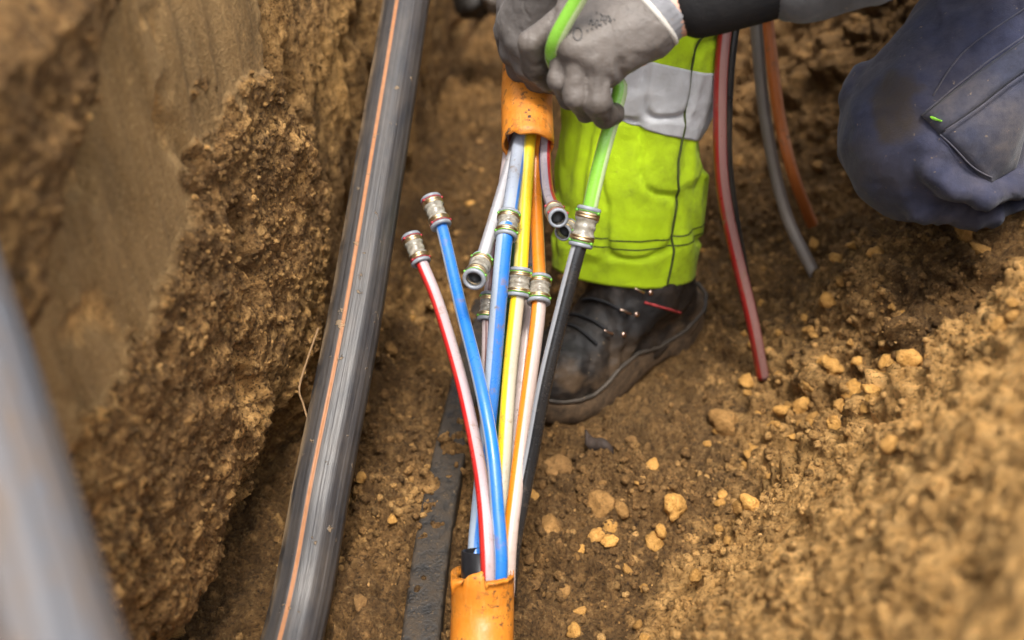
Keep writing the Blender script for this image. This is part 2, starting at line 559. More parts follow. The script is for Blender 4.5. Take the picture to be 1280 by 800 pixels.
under = sst(0.17, 0.03, tt + 1.2 * wob) * sst(1.05, 0.9, yy)
n = -0.055 * (1 - nearpart) + 0.004 * rough_m * nearpart + 0.035 * slump * sst(0.74, 0.70, tt) - 0.06 * under - 0.022 * gouge
dents = np.maximum(fbm(yy * 16, tt * 11, 7, 3, 64) - 0.45, 0) * 0.05
smooth_m = np.clip((1 - rough_m) * panel * (1 - slump), 0, 1) * (tt < TOP)
zero = 0 * yy
a1, w1 = lumps3(yy, tt, zero, 0.055, 0.7, 71, 0.55)
a2, w2 = lumps3(yy, tt, zero, 0.026, 0.8, 72, 0.75)
a3, w3 = lumps3(yy, tt, zero, 0.0125, 0.85, 73, 0.9)
a4, w4 = lumps3(yy, tt, zero, 0.0070, 0.85, 74, 0.9)
rg = 1 - 0.93 * smooth_m
farw = (1 - nearpart) * (tt < TOP)
rg = rg * (1 - 0.62 * farw) * (1 - 0.3 * slump)
streak = fbm(yy * 60, tt * 7, 1, 3, 75)
n = n + rg * (a1 * 0.3 + a2 * 0.25 + a3 * 0.5 + a4 * 0.75) + 0.005 * fbm(yy * 30, tt * 30, 2, 4, 76) * rg - dents * (0.35 + 0.5 * rough_m) + 0.0016 * streak * smooth_m + 0.006 * fbm(yy * 5, tt * 4, 3, 2, 78) + 0.007 * streak * farw
lean = -0.02 * sst(0.2, 0.7, zv)
xx = wall_x(yy) + n + lean - back
zq = zv + np.where(back > 0, n * 1.1 * sst(0, 0.02, back) + 0.02 * fbm(yy * 4, back * 4, 0, 3, 79) * sst(0, 0.1, back), 0)
och = 0.10 + 0.30 * fbm(yy * 6, tt * 6, 2, 3, 81) + rough_m * nearpart * (0.55 * (w3 - 0.15) + 0.34) + 0.30 * farw + 1.1 * np.clip(dents * 20, 0, 0.6) * (1 - rough_m) + 0.05 * slump
tone = 0.5 + 0.28 * rough_m * nearpart + 0.3 * (w2 - 0.5) * rg + 0.4 * (w4 - 0.5) * rg + 0.2 * fbm(yy * 9, tt * 9, 1, 3, 83) + 0.12 * streak * (smooth_m + farw)
wall = link('trench_wall', mesh_np('trench_wall', np.stack([xx, yy, zq], 1), grid_faces(len(wz), len(wy)),
            {'ochre': np.clip(och, 0, 1), 'smooth': smooth_m * 0.9 + 0.25 * farw, 'tone': np.clip(tone, 0, 1)}), SOIL)
tag(wall, kind='structure')
WALLY, WALLZ, WALLX = wy, wz, xx.reshape(len(wz), len(wy))

# ground beyond the trench, out to the horizon
gv = []
gf = []
for (x0, y0, x1, y1) in [(-150, -150, -4.6, 150), (4.8, -150, 150, 150), (-4.6, 5.9, 4.8, 150), (-4.6, -150, 4.8, -2.9)]:
    b = len(gv)
    gv += [(x0, y0, 0.66), (x1, y0, 0.66), (x1, y1, 0.66), (x0, y1, 0.66)]
    gf.append((b, b + 1, b + 2, b + 3))
ground = link('ground', mesh_np('ground', gv, gf, {'ochre': [0.3] * 16, 'smooth': [0.0] * 16, 'tone': [0.5] * 16}), SOIL)
tag(ground, kind='structure')

# ------------------------------------------------------------------ loose soil: clods one can pick up, and crumbs nobody could count
rng = np.random.default_rng(7)
random.seed(7)

def clod_shape(sub, seed, rough=0.22):
    bm = bmesh.new(); bmesh.ops.create_icosphere(bm, subdivisions=sub, radius=1.0)
    V = np.array([v.co[:] for v in bm.verts]); F = np.array([[v.index for v in f.verts] for f in bm.faces]); bm.free()
    st = np.random.default_rng(seed)
    sc = st.uniform(0.7, 1.1, 3)
    n1 = vnoise(V[:, 0] * 1.4 + seed, V[:, 1] * 1.4, V[:, 2] * 1.4, seed)
    n2 = vnoise(V[:, 0] * 3.3 + seed, V[:, 1] * 3.3, V[:, 2] * 3.3, seed + 3)
    n3 = vnoise(V[:, 0] * 8 + seed, V[:, 1] * 8, V[:, 2] * 8, seed + 5)
    V = V * (1 + rough * n1 + rough * 0.6 * n2 + rough * 0.3 * n3)[:, None]
    for _ in range(4):                       # a few flat broken faces
        d = st.normal(size=3); d /= np.linalg.norm(d)
        t = V @ d; lim = st.uniform(0.62, 0.85)
        V = V - np.maximum(t - lim, 0)[:, None] * d[None, :] * 0.85
    return V * sc, F

shapes_lo = [clod_shape(1, 100 + i, 0.40) for i in range(8)]
shapes_hi = [clod_shape(3, 200 + i, 0.32) for i in range(10)]

def rand_rot(g):
    q = g.normal(size=4); q /= np.linalg.norm(q)
    w, a, b, c = q
    return np.array([[1 - 2 * (b * b + c * c), 2 * (a * b - c * w), 2 * (a * c + b * w)],
                     [2 * (a * b + c * w), 1 - 2 * (a * a + c * c), 2 * (b * c - a * w)],
                     [2 * (a * c - b * w), 2 * (b * c + a * w), 1 - 2 * (a * a + b * b)]])

def crumbs(name, pts, rads, ochre, tone):
    VV, FF, OO, TT = [], [], [], []; off = 0
    for p, r, oc, tn in zip(pts, rads, ochre, tone):
        V, F = shapes_lo[int(rng.integers(len(shapes_lo)))]
        v = (V * r) @ rand_rot(rng).T + p
        VV.append(v); FF.append(F + off); OO.append(np.full(len(v), oc)); TT.append(np.full(len(v), tn)); off += len(v)
    return mesh_np(name, np.concatenate(VV), np.concatenate(FF), {'ochre': np.concatenate(OO), 'smooth': np.zeros(off), 'tone': np.concatenate(TT)})

XS, YS = xs, ys
kx = np.flatnonzero((gx > -0.32) & (gx < 0.78)); ky = np.flatnonzero((gy > 0.38) & (gy < 2.25))
vi = ky[rng.integers(0, len(ky), 70000)] * len(gx) + kx[rng.integers(0, len(kx), 70000)]
px, py = XS[vi], YS[vi]
dd = (px - 0.17) ** 2 + (py - 1.12) ** 2
cl = vnoise(px * 7, py * 7, 1.0, 90) + 0.5 * vnoise(px * 22, py * 22, 1.0, 91)
ok = (px > wall_x(py) + 0.01) & (rng.random(70000) > 0.6 * np.exp(-dd / 0.015)) & (rng.random(70000) < 0.45 + 0.6 * cl) & ((py < 1.5) | (rng.random(70000) < 0.45))
vi = vi[ok][:13500]; px, py = XS[vi], YS[vi]
rr = 0.0015 + 0.0062 * rng.random(len(px)) ** 3.0
pz = ZG.ravel()[vi] + rr * 0.25
oc = np.clip(OG.ravel()[vi] + rng.normal(0.08, 0.28, len(px)), 0, 1)
cr = link('soil_crumbs', crumbs('soil_crumbs', np.stack([px, py, pz], 1), rr, oc, np.clip(rng.normal(0.5, 0.22, len(px)), 0, 1)), SOIL, smooth=False)
tag(cr, 'fine loose soil crumbs scattered over the trench floor', 'soil crumbs', kind='stuff')

# crumbs clinging to the broken soil of the wall
jj = rng.integers(0, len(WALLZ), 90000); ii = rng.integers(0, len(WALLY), 90000); kk = jj * len(WALLY) + ii
ok = (WALLY[ii] > 0.45) & (WALLY[ii] < 1.7) & (WALLZ[jj] > 0.02) & (WALLZ[jj] < 0.69) & (rng.random(90000) < 0.9 * rough_m[kk] * nearpart[kk] + 0.10 * farw[kk] + 0.25 * slump[kk])
ii, jj = ii[ok][:4500], jj[ok][:4500]
rr = 0.0012 + 0.0034 * rng.random(len(ii)) ** 3.0
cw = link('wall_crumbs', crumbs('wall_crumbs', np.stack([WALLX[jj, ii] + rr * 0.1, WALLY[ii], WALLZ[jj]], 1), rr, np.clip(rng.normal(0.36, 0.26, len(ii)), 0, 1), np.clip(rng.normal(0.45, 0.22, len(ii)), 0, 1)), SOIL, smooth=False)
tag(cw, 'fine soil crumbs clinging to the broken trench wall', 'soil crumbs', kind='stuff')

clod_mesh = {}
def clod(p, r, oc, tone, label, group=None, name='soil_clod', cat='clod', squash=0.85, sink=0.30, mat=None):
    k = int(rng.integers(len(shapes_hi))); q = (k, int(round(oc * 3)), int(round(tone * 3)))
    if q not in clod_mesh:
        V, F = shapes_hi[k]
        me = mesh_np('clod', V, F, {'ochre': np.full(len(V), q[1] / 3), 'smooth': np.zeros(len(V)), 'tone': np.full(len(V), q[2] / 3)})
        me.polygons.foreach_set('use_smooth', np.ones(len(me.polygons), bool))
        me.materials.append(mat or CLOD)
        clod_mesh[q] = me
    o = bpy.data.objects.new(name, clod_mesh[q]); COL.objects.link(o)
    o.location = (p[0], p[1], hz(p[0], p[1]) + r * (squash - 2 * sink) * 0.6)
    o.scale = (r * random.uniform(0.9, 1.2), r * random.uniform(0.85, 1.1), r * squash)
    o.rotation_euler = (random.uniform(-0.4, 0.4), random.uniform(-0.4, 0.4), random.uniform(0, 6.28))
    return tag(o, label, cat, group)

def clod_material():
    """a clod is modelled one unit wide, so its grain is scaled to match the soil around it"""
    t = NT('clod_soil')
    n2 = t.noise(1.1, 5, 0.65); n3 = t.noise(5, 4, 0.6)
    brown = t.mix(t.ramp(n2, 0.3, 0.72), (0.11, 0.056, 0.018), (0.31, 0.168, 0.060))
    och = t.mix(t.ramp(n2, 0.3, 0.7), (0.34, 0.165, 0.035), (0.60, 0.325, 0.092))
    c = t.mix(t.ramp(t.attr('ochre'), 0.2, 0.85), brown, och)
    c = t.mix(t.ramp(n3, 0.44, 0.27, 0, 0.6), c, (0.05, 0.033, 0.018))
    hsv = t.n('ShaderNodeHueSaturation'); t.set(hsv.inputs['Color'], c)
    t.set(hsv.inputs['Value'], t.ramp(t.attr('tone'), 0, 1, 0.66, 1.28))
    return t.out(hsv.outputs[0], 0.92, t.bump(n3, 0.003, 1.0), Specular_IOR_Level=0.25)
CLOD = clod_material()

big = [
    ((0.3981,0.9871,0.1061), .0150, 1.0, .8, 'largest rounded ochre clod among the lumps below the kneeling leg'),
    ((0.3676,0.9719,0.0712), .0125, 1.0, .8, 'round ochre clod beside the largest clod on the bank foot'),
    ((0.4122,0.9423,0.1036), .0150, 1.0, .7, 'broad flat ochre clod just uphill of the round one'),
    ((0.3668,0.7935,0.2466), .0110, 1.0, .7, 'ochre clod touching the broad flat clod'),
    ((0.4542,0.9620,0.1508), .0105, 1.0, .8, 'upright ochre clod near the top row of the bank'),
    ((0.3904,0.7830,0.3034), .0140, 1.0, .8, 'wide ochre clod at the end of the top row of lumps'),
    ((0.3354,0.9628,0.0465), .0100, .9, .6, 'dull ochre clod half sunk at the bank foot'),
    ((0.3743,0.9266,0.0660), .0115, .9, .7, 'flat sandy clod below the round ochre clod'),
    ((0.1903,0.8270,0.0196), .0165, 1.0, .8, 'big yellow clod in the trench floor between tubes and mound'),
    ((0.1736,0.8048,0.0198), .0090, 1.0, .8, 'small yellow pebble tucked beside the big yellow clod'),
    ((0.0795,0.7880,0.0158), .0095, 1.0, .8, 'oblong yellow pebble at the end of a row of three'),
    ((0.0987,0.7990,0.0167), .0105, .8, 1.0, 'pale cream pebble in the middle of a row of three'),
    ((0.1140,0.7920,0.0166), .0095, 1.0, .9, 'yellow pebble next to the pale cream pebble'),
    ((0.1701,0.8952,0.0170), .0120, .9, .7, 'ochre clod lying between the boot toe and the big yellow clod'),
    ((0.0263,0.8713,0.0171), .0110, .8, .6, 'ochre clod close to the black tube'),
    ((0.0470,0.8119,0.0157), .0180, .3, .5, 'knobbly brown clod beside the orange duct mouth'),
    ((0.1080,0.8543,0.0173), .0200, .2, .5, 'large crusted brown clod on the trench floor'),
    ((0.2770,0.9936,0.0245), .0230, .3, .5, 'large rounded brown clod on the slope below the boot heel'),
    ((0.0601,0.9164,0.0178), .0190, .1, .6, 'grey brown clod in front of the boot toe'),
    ((0.4009,0.9324,0.0888), .0120, .5, .6, 'brown clod among the ochre lumps'),
    ((0.4536,1.0809,0.2152), .0120, .5, .9, 'pale stone on the soil under the kneeling leg'),
    ((0.3666,1.2390,0.0490), .0120, .2, .9, 'pale flat stone behind the red dropped tube'),
    ((0.5525,1.0709,0.2660), .0130, .5, .7, 'brown stone under the knee'),
]
for p, r, oc, tn, lab in big:
    clod(p, r, oc, tn, lab)
cnt = [0, 0]
tries = 0
while sum(cnt) < 235 and tries < 20000:
    tries += 1
    px = rng.uniform(-0.25, 0.62); py = rng.uniform(0.60, 1.95)
    if px < wall_x(py) + 0.03: continue
    d = (px - 0.16) ** 2 + (py - 1.12) ** 2
    if d < 0.028: continue
    if abs(px + 0.085 - 0.12 * (py - 0.8)) < 0.05 and py < 1.25: continue       # the buried duct
    w = 0.16 + 1.0 * math.exp(-((px - 0.36) ** 2 + (py - 0.97) ** 2) / 0.02) + 0.5 * math.exp(-((px - 0.12) ** 2 + (py - 0.72) ** 2) / 0.012)
    if rng.random() > w: continue
    r = 0.0055 + 0.0075 * rng.random() ** 2.2
    o = hz(px, py, OG) + rng.normal(0.24, 0.2)
    if o > 0.5:
        cnt[0] += 1
        clod((px, py), r, 1.0 if rng.random() < .6 else .67, float(rng.choice([.33, .67, .67, 1.0])), 'small ochre soil clod lying loose in the trench', 'small ochre clods')
    else:
        cnt[1] += 1
        clod((px, py), r, 0.0 if rng.random() < .5 else .33, float(rng.choice([.33, .33, .67])), 'small dark brown soil clod lying loose in the trench', 'small brown clods')

# stones at the far end of the trench, behind the gloves
STONE = plain('dark_stone', (0.045, 0.04, 0.036), 0.6, 0.3, 40, 0.004)
STONEG = plain('grey_stone', (0.22, 0.19, 0.16), 0.8, 0.3, 60, 0.004)
def big_stone(c, r, mat, label):
    V, F = clod_shape(4, int(abs(c[0]) * 1000) + 3, 0.15)
    me = mesh_np('stone', V * np.array(r) + np.array(c), F)
    return tag(link('stone', me, mat), label, 'stone')
big_stone((-0.0757,2.0115,0.2049), (0.050, 0.05, 0.055), STONE, 'rounded dark stone at the far end of the trench behind the gloves')
big_stone((-0.0185,1.9663,0.2282), (0.045, 0.05, 0.05), STONEG, 'pale grey stone beside the dark stone behind the gloves')

# dark curled scrap and a rootlet
BARK = plain('bark', (0.03, 0.018, 0.012), 0.8, 0.3, 90, 0.002)
me = bpy.data.meshes.new('scrap')
c0 = np.array((0.1083,0.9334,0.0176)); V, F = [], []
for i in range(9):
    for j in range(5):
        u = i / 8 - 0.5; v = j / 4 - 0.5
        V.append((c0[0] + 0.034 * u, c0[1] + 0.016 * v - 0.012 * u, hz(c0[0], c0[1]) + 0.008 + 0.010 * math.cos(v * 2.6 + u) + 0.005 * math.sin(u * 7) - 0.012 * u))
for i in range(8):
    for j in range(4):
        F.append((i * 5 + j, i * 5 + j + 1, i * 5 + j + 6, i * 5 + j + 5))
me.from_pydata(V, [], F); me.update()
o = tag(link('bark_scrap', me, BARK), 'dark curled scrap of bark lying in front of the boot toe', 'bark')
sm = o.modifiers.new('thick', 'SOLIDIFY'); sm.thickness = 0.0025
ROOT = plain('rootlet', (0.25, 0.15, 0.07), 0.8)
tag(link('rootlet', tube_mesh('rootlet', [(-0.2271,0.9556,0.2015), (-0.2383,0.9248,0.1784), (-0.2455,0.8973,0.1594), (-0.2349,0.8638,0.1652), (-0.2265,0.8398,0.1669)], 0.0012, 6), ROOT), 'thin pale rootlet hanging out of the wall beside the pipe', 'root')

# ------------------------------------------------------------------ pipes
def pipe_material(name, stripe=None, dirt=0.5, spec=0.6, matt=0.0, base=((0.008, 0.008, 0.010), (0.052, 0.053, 0.058)), dust=(0.20, 0.155, 0.11)):
    t = NT(name)
    sep = t.n('ShaderNodeSeparateXYZ'); t.t.links.new(t.n('ShaderNodeUVMap').outputs[0], sep.inputs[0])
    u, v = sep.outputs[0], sep.outputs[1]
    cmb = t.n('ShaderNodeCombineXYZ'); t.set(cmb.inputs[0], t.math('MULTIPLY', u, 44.0)); t.set(cmb.inputs[1], t.math('MULTIPLY', v, 1.6))
    lines = t.noise(1.0, 5, 0.7, vec=cmb.outputs[0])
    cmb2 = t.n('ShaderNodeCombineXYZ'); t.set(cmb2.inputs[0], t.math('MULTIPLY', u, 9.0)); t.set(cmb2.inputs[1], t.math('MULTIPLY', v, 14.0))
    blot = t.noise(1.0, 6, 0.7, vec=cmb2.outputs[0])
    fine = t.noise(160, 4, 0.7)
    c = t.mix(t.ramp(lines, 0.3, 0.75), *base)
    if stripe:
        d = t.math('ABSOLUTE', t.math('SUBTRACT', u, stripe[1] / 360 + 0.5))
        c = t.mix(t.ramp(d, stripe[2] / 360 + 0.004, stripe[2] / 360 - 0.004), c, t.mix(t.ramp(fine, 0.3, 0.7), stripe[0], tuple(k * 0.75 for k in stripe[0])))
    c = t.mix(t.ramp(blot, 0.35 + 0.4 * matt, 0.75 - 0.6 * matt, 0.02, 0.28 + 5.0 * matt), c, dust)
    # clay smeared on one flank
    fl = t.math('ABSOLUTE', t.math('SUBTRACT', u, -78 / 360 + 0.5))
    smear = t.math('MULTIPLY', t.ramp(fl, 0.09, 0.02), t.ramp(blot, 0.42, 0.56, 0, dirt * 1.6))
    spot = t.ramp(t.noise(55, 4, 0.6), 0.66, 0.70, 0, dirt)
    m = t.math('MAXIMUM', smear, spot)
    c = t.mix(m, c, t.mix(fine, (0.17, 0.11, 0.055), (0.36, 0.25, 0.14)))
    rgh = t.ramp(lines, 0.3, 0.75, 0.30 + matt, 0.50 + matt)
    rgh = t.math('ADD', rgh, t.math('MULTIPLY', m, 0.45))
    return t.out(c, rgh, t.bump(lines, 0.0012, 0.8, t.bump(m, 0.0015)), Specular_IOR_Level=spec)

def ridged(a):
    return 1 + 0.012 * np.cos(a * 14) + 0.014 * np.abs(np.cos(a * 4.5 + 0.6))
PIPE_A = pipe_material('black_pipe_orange_stripe', ((0.40, 0.165, 0.065), -14, 4.2), 0.6, 0.45)
PIPE_B = pipe_material('black_pipe_dirty', None, 0.9, 0.4, 0.1, ((0.045, 0.047, 0.054), (0.13, 0.135, 0.15)), (0.125, 0.078, 0.040))
tag(link('pipe', tube_mesh('pipe', [(-0.26, -0.62, 0.03), (-0.262, 0.0, 0.026), (-0.255, 0.35, 0.03), (-0.2242,0.6345,0.0504), (-0.2042,0.7800,0.1310), (-0.1818,0.9456,0.2212), (-0.1627,1.1387,0.3222), (-0.1422,1.3684,0.4375), (-0.1298,1.5937,0.5309), (-0.17, 1.95, 0.66), (-0.36, 2.45, 0.745), (-0.9, 3.1, 0.745)], 0.0305, 56, 0.012, prof=ridged), PIPE_A),
    'black plastic pipe with a thin orange stripe rising along the trench wall', 'pipe')
tag(link('pipe', tube_mesh('pipe', [(0.05, -1.2, 0.05), (0.04, -0.5, 0.22), (-0.077, 0.05, 0.49), (-0.1980,0.2694,0.5738), (-0.2630,0.3863,0.6180), (-0.2991,0.4503,0.6431), (-0.342, 0.525, 0.700), (-0.42, 0.62, 0.748), (-0.62, 0.86, 0.745), (-1.6, 1.7, 0.745)], 0.0272, 56, 0.012, prof=ridged), PIPE_B),
    'dusty grey black pipe smeared with clay, bending up over the trench edge', 'pipe')

# flat-topped duct half buried in the floor
BARM = NT('buried_duct')
nb = BARM.noise(60, 5, 0.7); nb2 = BARM.noise(300, 4, 0.6)
bc = BARM.mix(BARM.ramp(nb, 0.38, 0.62, 0.1, 0.85), (0.010, 0.010, 0.010), (0.050, 0.034, 0.020))
bc = BARM.mix(BARM.ramp(nb2, 0.60, 0.70, 0, 0.6), bc, (0.15, 0.095, 0.045))
BARM.out(bc, BARM.ramp(nb, 0.38, 0.62, 0.38, 0.85), BARM.bump(nb, 0.003, 0.8, BARM.bump(nb2, 0.001)))
def bar_prof(a):
    c, s_ = np.abs(np.cos(a)), np.abs(np.sin(a))
    return 1.0 / np.maximum((c ** 9 / 0.70 ** 9 + s_ ** 9) ** (1 / 9), 1e-6)
bar = tag(link('buried_duct', tube_mesh('buried_duct', [(-0.12, -0.55, -0.002), (-0.105, 0.3, 0.008), (-0.096, 0.656, 0.014), (-0.087, 0.833, 0.017), (-0.064, 1.045, 0.016), (-0.047, 1.203, 0.004), (-0.02, 1.40, -0.03)], 0.0205, 64, 0.012, ref=(0, 0, 1), prof=bar_prof), BARM.m),
    'flat topped black duct caked with mud, half buried in the trench floor', 'duct')

# ------------------------------------------------------------------ orange ducts with cut ends
def orange_material(name):
    t = NT(name)
    n = t.noise(22, 5, 0.6); n2 = t.noise(130, 4, 0.65)
    c = t.mix(t.ramp(n, 0.3, 0.7), (0.50, 0.150, 0.010), (0.62, 0.235, 0.030))
    c = t.mix(t.ramp(t.noise(40, 4, 0.6, stretch=(6, 1, 1)), 0.55, 0.75, 0, 0.5), c, (0.66, 0.33, 0.09))
    c = t.mix(t.math('MULTIPLY', t.ramp(n2, 0.52, 0.60), t.ramp(n, 0.44, 0.58)), c, (0.05, 0.03, 0.018))
    return t.out(c, t.ramp(n2, 0.3, 0.7, 0.35, 0.6), t.bump(n2, 0.0006), Specular_IOR_Level=0.4)
ORANGE = orange_material('orange_sheath')
BLACKP = plain('black_plastic', (0.012, 0.012, 0.014), 0.35)

def sheath(name, pts, rad, endcut, seg=64, wall=0.0028, ref=FACE):
    """hollow tube; endcut(angle) moves the cut edge of the last end along the axis"""
    P = spline(pts, 0.008)
    T, N, B = frames(P, ref)
    n = len(P); ang = np.linspace(-math.pi, math.pi, seg, endpoint=False)
    def ring(i, r, sh=0):
        return P[i] + r * (np.cos(ang)[:, None] * N[i] + np.sin(ang)[:, None] * B[i]) + np.asarray(sh)[..., None] * T[i]
    rings = [ring(i, rad) for i in range(n - 1)] + [ring(n - 1, rad, endcut(ang)), ring(n - 1, rad - wall, endcut(ang))]
    rings += [ring(i, rad - wall) for i in range(n - 2, max(n - 30, 0), -1)]
    V = np.concatenate(rings); F = []
    idx = np.arange(seg)
    for i in range(len(rings) - 1):
        a = i * seg
        F.append(np.stack([a + idx, a + (idx + 1) % seg, a + seg + (idx + 1) % seg, a + seg + idx], -1))
    return mesh_np(name, V, np.concatenate(F))

def cut_low(a):
    return -0.030 * sst(0.0, -1.5, a) * (a > -1.75) - 0.030 * (a <= -1.75) * sst(-3.1, -1.75, a) - 0.016 * np.exp(-((a - 0.13) / 0.045) ** 2) - 0.014 * sst(0.1, 0.2, a) * sst(3.1, 1.7, a) + 0.0008 * np.sin(a * 11)
r0 = empty('orange_duct', (-0.03, 0.5, 0.0))
tag(r0, 'orange plastic duct with a torn mouth feeding the fan of coloured tubes', 'duct')
link('sheath', sheath('sheath', [(-0.06, -0.8, 0.03), (-0.045, 0.1, 0.022), (-0.036, 0.45, 0.026), (-0.0304,0.6225,0.0675), (-0.0297,0.6725,0.1234)], 0.0318, cut_low, 144), ORANGE, r0)
pa = np.array((-0.0304,0.6225,0.0675)); pb = np.array((-0.0297,0.6725,0.1234)); ax = (pb - pa) / np.linalg.norm(pb - pa)
link('inner_sleeve', lathe_mesh('inner_sleeve', tuple(pb - ax * 0.03 + np.array((0.001, 0.0063, -0.0049))), tuple(ax), [(0, .0228), (.041, .0228), (.0415, .0208), (0, .0208)], 40), BLACKP, r0)

def cut_up(a):
    return 0.004 * np.cos(a * 2 + 0.5) + 0.0015 * np.sin(a * 5) - 0.003 * np.exp(-((a - 0.6) / 0.12) ** 2)
r1 = empty('orange_duct', (0.06, 1.6, 0.0))
tag(r1, 'orange plastic duct held in the glove with tubes coming out of its mouth', 'duct')
link('sheath', sheath('sheath', [(0.30, 2.7, 0.05), (0.16, 2.1, 0.16), (0.085, 1.7, 0.42), (0.0546,1.4552,0.5161), (0.0282,1.2805,0.4711), (0.0181,1.1487,0.4242), (0.0182,1.0550,0.3856)], 0.0300, cut_up), ORANGE, r1)

# ------------------------------------------------------------------ microduct tubes
RED, PINK = (0.50, 0.008, 0.010), (0.42, 0.33, 0.35)
BLUE, PALEB = (0.006, 0.150, 0.52), (0.30, 0.37, 0.47)
YEL, CREAM = (0.72, 0.50, 0.008), (0.46, 0.42, 0.32)
ORA, PEACH = (0.72, 0.21, 0.006), (0.46, 0.36, 0.32)
GREY, CLEAR = (0.33, 0.33, 0.35), (0.40, 0.40, 0.42)
BLK = (0.012, 0.013, 0.015)
MAR = (0.10, 0.022, 0.022)
GRN, DGRN = (0.21, 0.47, 0.05), (0.012, 0.11, 0.018)
M_red = stripe_mat('tube_red', PINK, [(RED, -62, 46), (RED, 150, 25)])
M_blue = stripe_mat('tube_blue', PALEB, [(BLUE, 12, 55), (BLUE, 175, 5)])
M_blue2 = stripe_mat('tube_blue_b', PALEB, [(BLUE, 38, 52)])
M_blueu = stripe_mat('tube_blue_pale', (0.30, 0.34, 0.41), [(BLUE, 62, 24)])
M_grey = stripe_mat('tube_grey', (0.27, 0.27, 0.29), [(CLEAR, 0, 30)])
M_mar = stripe_mat('tube_maroon', (0.40, 0.33, 0.33), [(MAR, 25, 45)])
M_dgrn = stripe_mat('tube_dark_green', (0.25, 0.40, 0.24), [(DGRN, 10, 80)])
M_yel = stripe_mat('tube_yellow', CREAM, [(YEL, -52, 42)])
M_yelu = stripe_mat('tube_yellow_up', (0.60, 0.50, 0.14), [(YEL, 35, 62)])
M_ora = stripe_mat('tube_orange', PEACH, [(ORA, -58, 40)])
M_orau = stripe_mat('tube_orange_up', PEACH, [(ORA, 0, 68)])
M_pink = stripe_mat('tube_pink_white', (0.60, 0.48, 0.45), [((0.42, 0.28, 0.25), 70, 30)])
M_blk = stripe_mat('tube_black', (0.30, 0.31, 0.33), [(BLK, 32, 62), (BLK, 160, 40)], 0.22, 0.12)
M_grn = stripe_mat('tube_green', (0.44, 0.55, 0.27), [(GRN, 24, 50)], 0.25, 0.08)
M_grn2 = stripe_mat('tube_green_loop', (0.66, 0.72, 0.25), [((0.30, 0.60, 0.012), -48, 62)], 0.25, 0.05)
M_redb = stripe_mat('tube_red_clear', (0.45, 0.40, 0.44), [(RED, 58, 38), ((0.03, 0.06, 0.25), -72, 18)])
M_drop = stripe_mat('tube_drop_red', (0.235, 0.115, 0.105), [((0.26, 0.008, 0.008), -66, 40), ((0.17, 0.03, 0.03), 70, 25)], 0.3, 0.35)
M_dblk = stripe_mat('tube_drop_black', BLK, [], 0.3, 0.3)
M_dgry = stripe_mat('tube_drop_grey', (0.20, 0.17, 0.15), [((0.10, 0.08, 0.07), 40, 30)], 0.4, 0.5)
M_dora = stripe_mat('tube_drop_orange', (0.58, 0.165, 0.035), [((0.55, 0.22, 0.11), 40, 30)], 0.4, 0.4)

def tube(pts, mat, label, r=0.0072, name='tube', group=None):
    return tag(link(name, tube_mesh(name, pts, r, 24, 0.007), mat), label, 'tube', group)

T1 = [(-0.1143,1.0283,0.2653), (-0.1041,1.0071,0.2512), (-0.0856,0.9650,0.2297), (-0.0575,0.8681,0.2032), (-0.0381,0.7835,0.1761), (-0.0292,0.7221,0.1690), (-0.0245,0.6682,0.1472), (-0.0237,0.6439,0.1161)]
T2 = [(-0.0899,1.0377,0.3098), (-0.0810,1.0182,0.2979), (-0.0580,0.9251,0.2599), (-0.0335,0.8176,0.2361), (-0.0204,0.7550,0.2046), (-0.0144,0.7027,0.1669), (-0.0111,0.6673,0.1362), (-0.0127,0.6459,0.1072)]
tube(T1, M_red, 'red and pale pink striped tube with a loose coupling on its end')
tube(T2, M_blue, 'bright blue tube with a loose coupling on its end')
T4u = [(0.0094,1.1232,0.4160), (0.0111,1.0820,0.3958), (0.0073,1.0472,0.3837), (0.0000,0.9863,0.3626), (-0.0051,0.9394,0.3513)]
T4l = [(-0.0051,0.9409,0.3533), (-0.0077,0.9299,0.3473), (-0.0137,0.8905,0.2968), (-0.0207,0.8454,0.2229), (-0.0284,0.7977,0.1618), (-0.0348,0.7452,0.1189), (-0.0374,0.7027,0.1052), (-0.0361,0.6658,0.0808)]
tube(T4u, M_blueu, 'pale grey blue tube from the upper duct into the middle coupling', 0.0085)
tube(T4l, M_blue2, 'thick blue tube running straight between the two orange ducts', 0.0089)
T3 = [(0.0029,1.1416,0.4070), (0.0047,1.0972,0.3827), (0.0009,1.0621,0.3703), (-0.0135,1.0051,0.3461), (-0.0310,0.9250,0.3248), (-0.0366,0.9056,0.3195)]
tube(T3, M_grey, 'grey tube bent out of the upper duct with an open coupling', 0.0072)
T5 = [(-0.0029,1.1508,0.4026), (-0.0009,1.1000,0.3864), (-0.0056,1.0681,0.3617), (-0.0148,1.0195,0.3158), (-0.0218,0.9690,0.2836), (-0.0268,0.9223,0.2564), (-0.0274,0.8899,0.2311), (-0.0289,0.8443,0.1890), (-0.0303,0.7906,0.1446), (-0.0333,0.7485,0.1151), (-0.0334,0.7060,0.1013), (-0.0321,0.6683,0.0775)]
tube(T5, M_mar, 'thin maroon striped tube half hidden behind the thick blue tube', 0.0062)
T6 = [(0.0124,1.1416,0.4070), (0.0140,1.0853,0.3837), (0.0092,1.0536,0.3594), (0.0046,0.9941,0.2995), (0.0000,0.9410,0.2478), (-0.0062,0.8756,0.1966), (-0.0132,0.8120,0.1476), (-0.0179,0.7485,0.1151), (-0.0192,0.7060,0.1013), (-0.0206,0.6683,0.0775)]
tube(T6, M_dgrn, 'dark green tube behind the yellow and blue tubes', 0.0066)
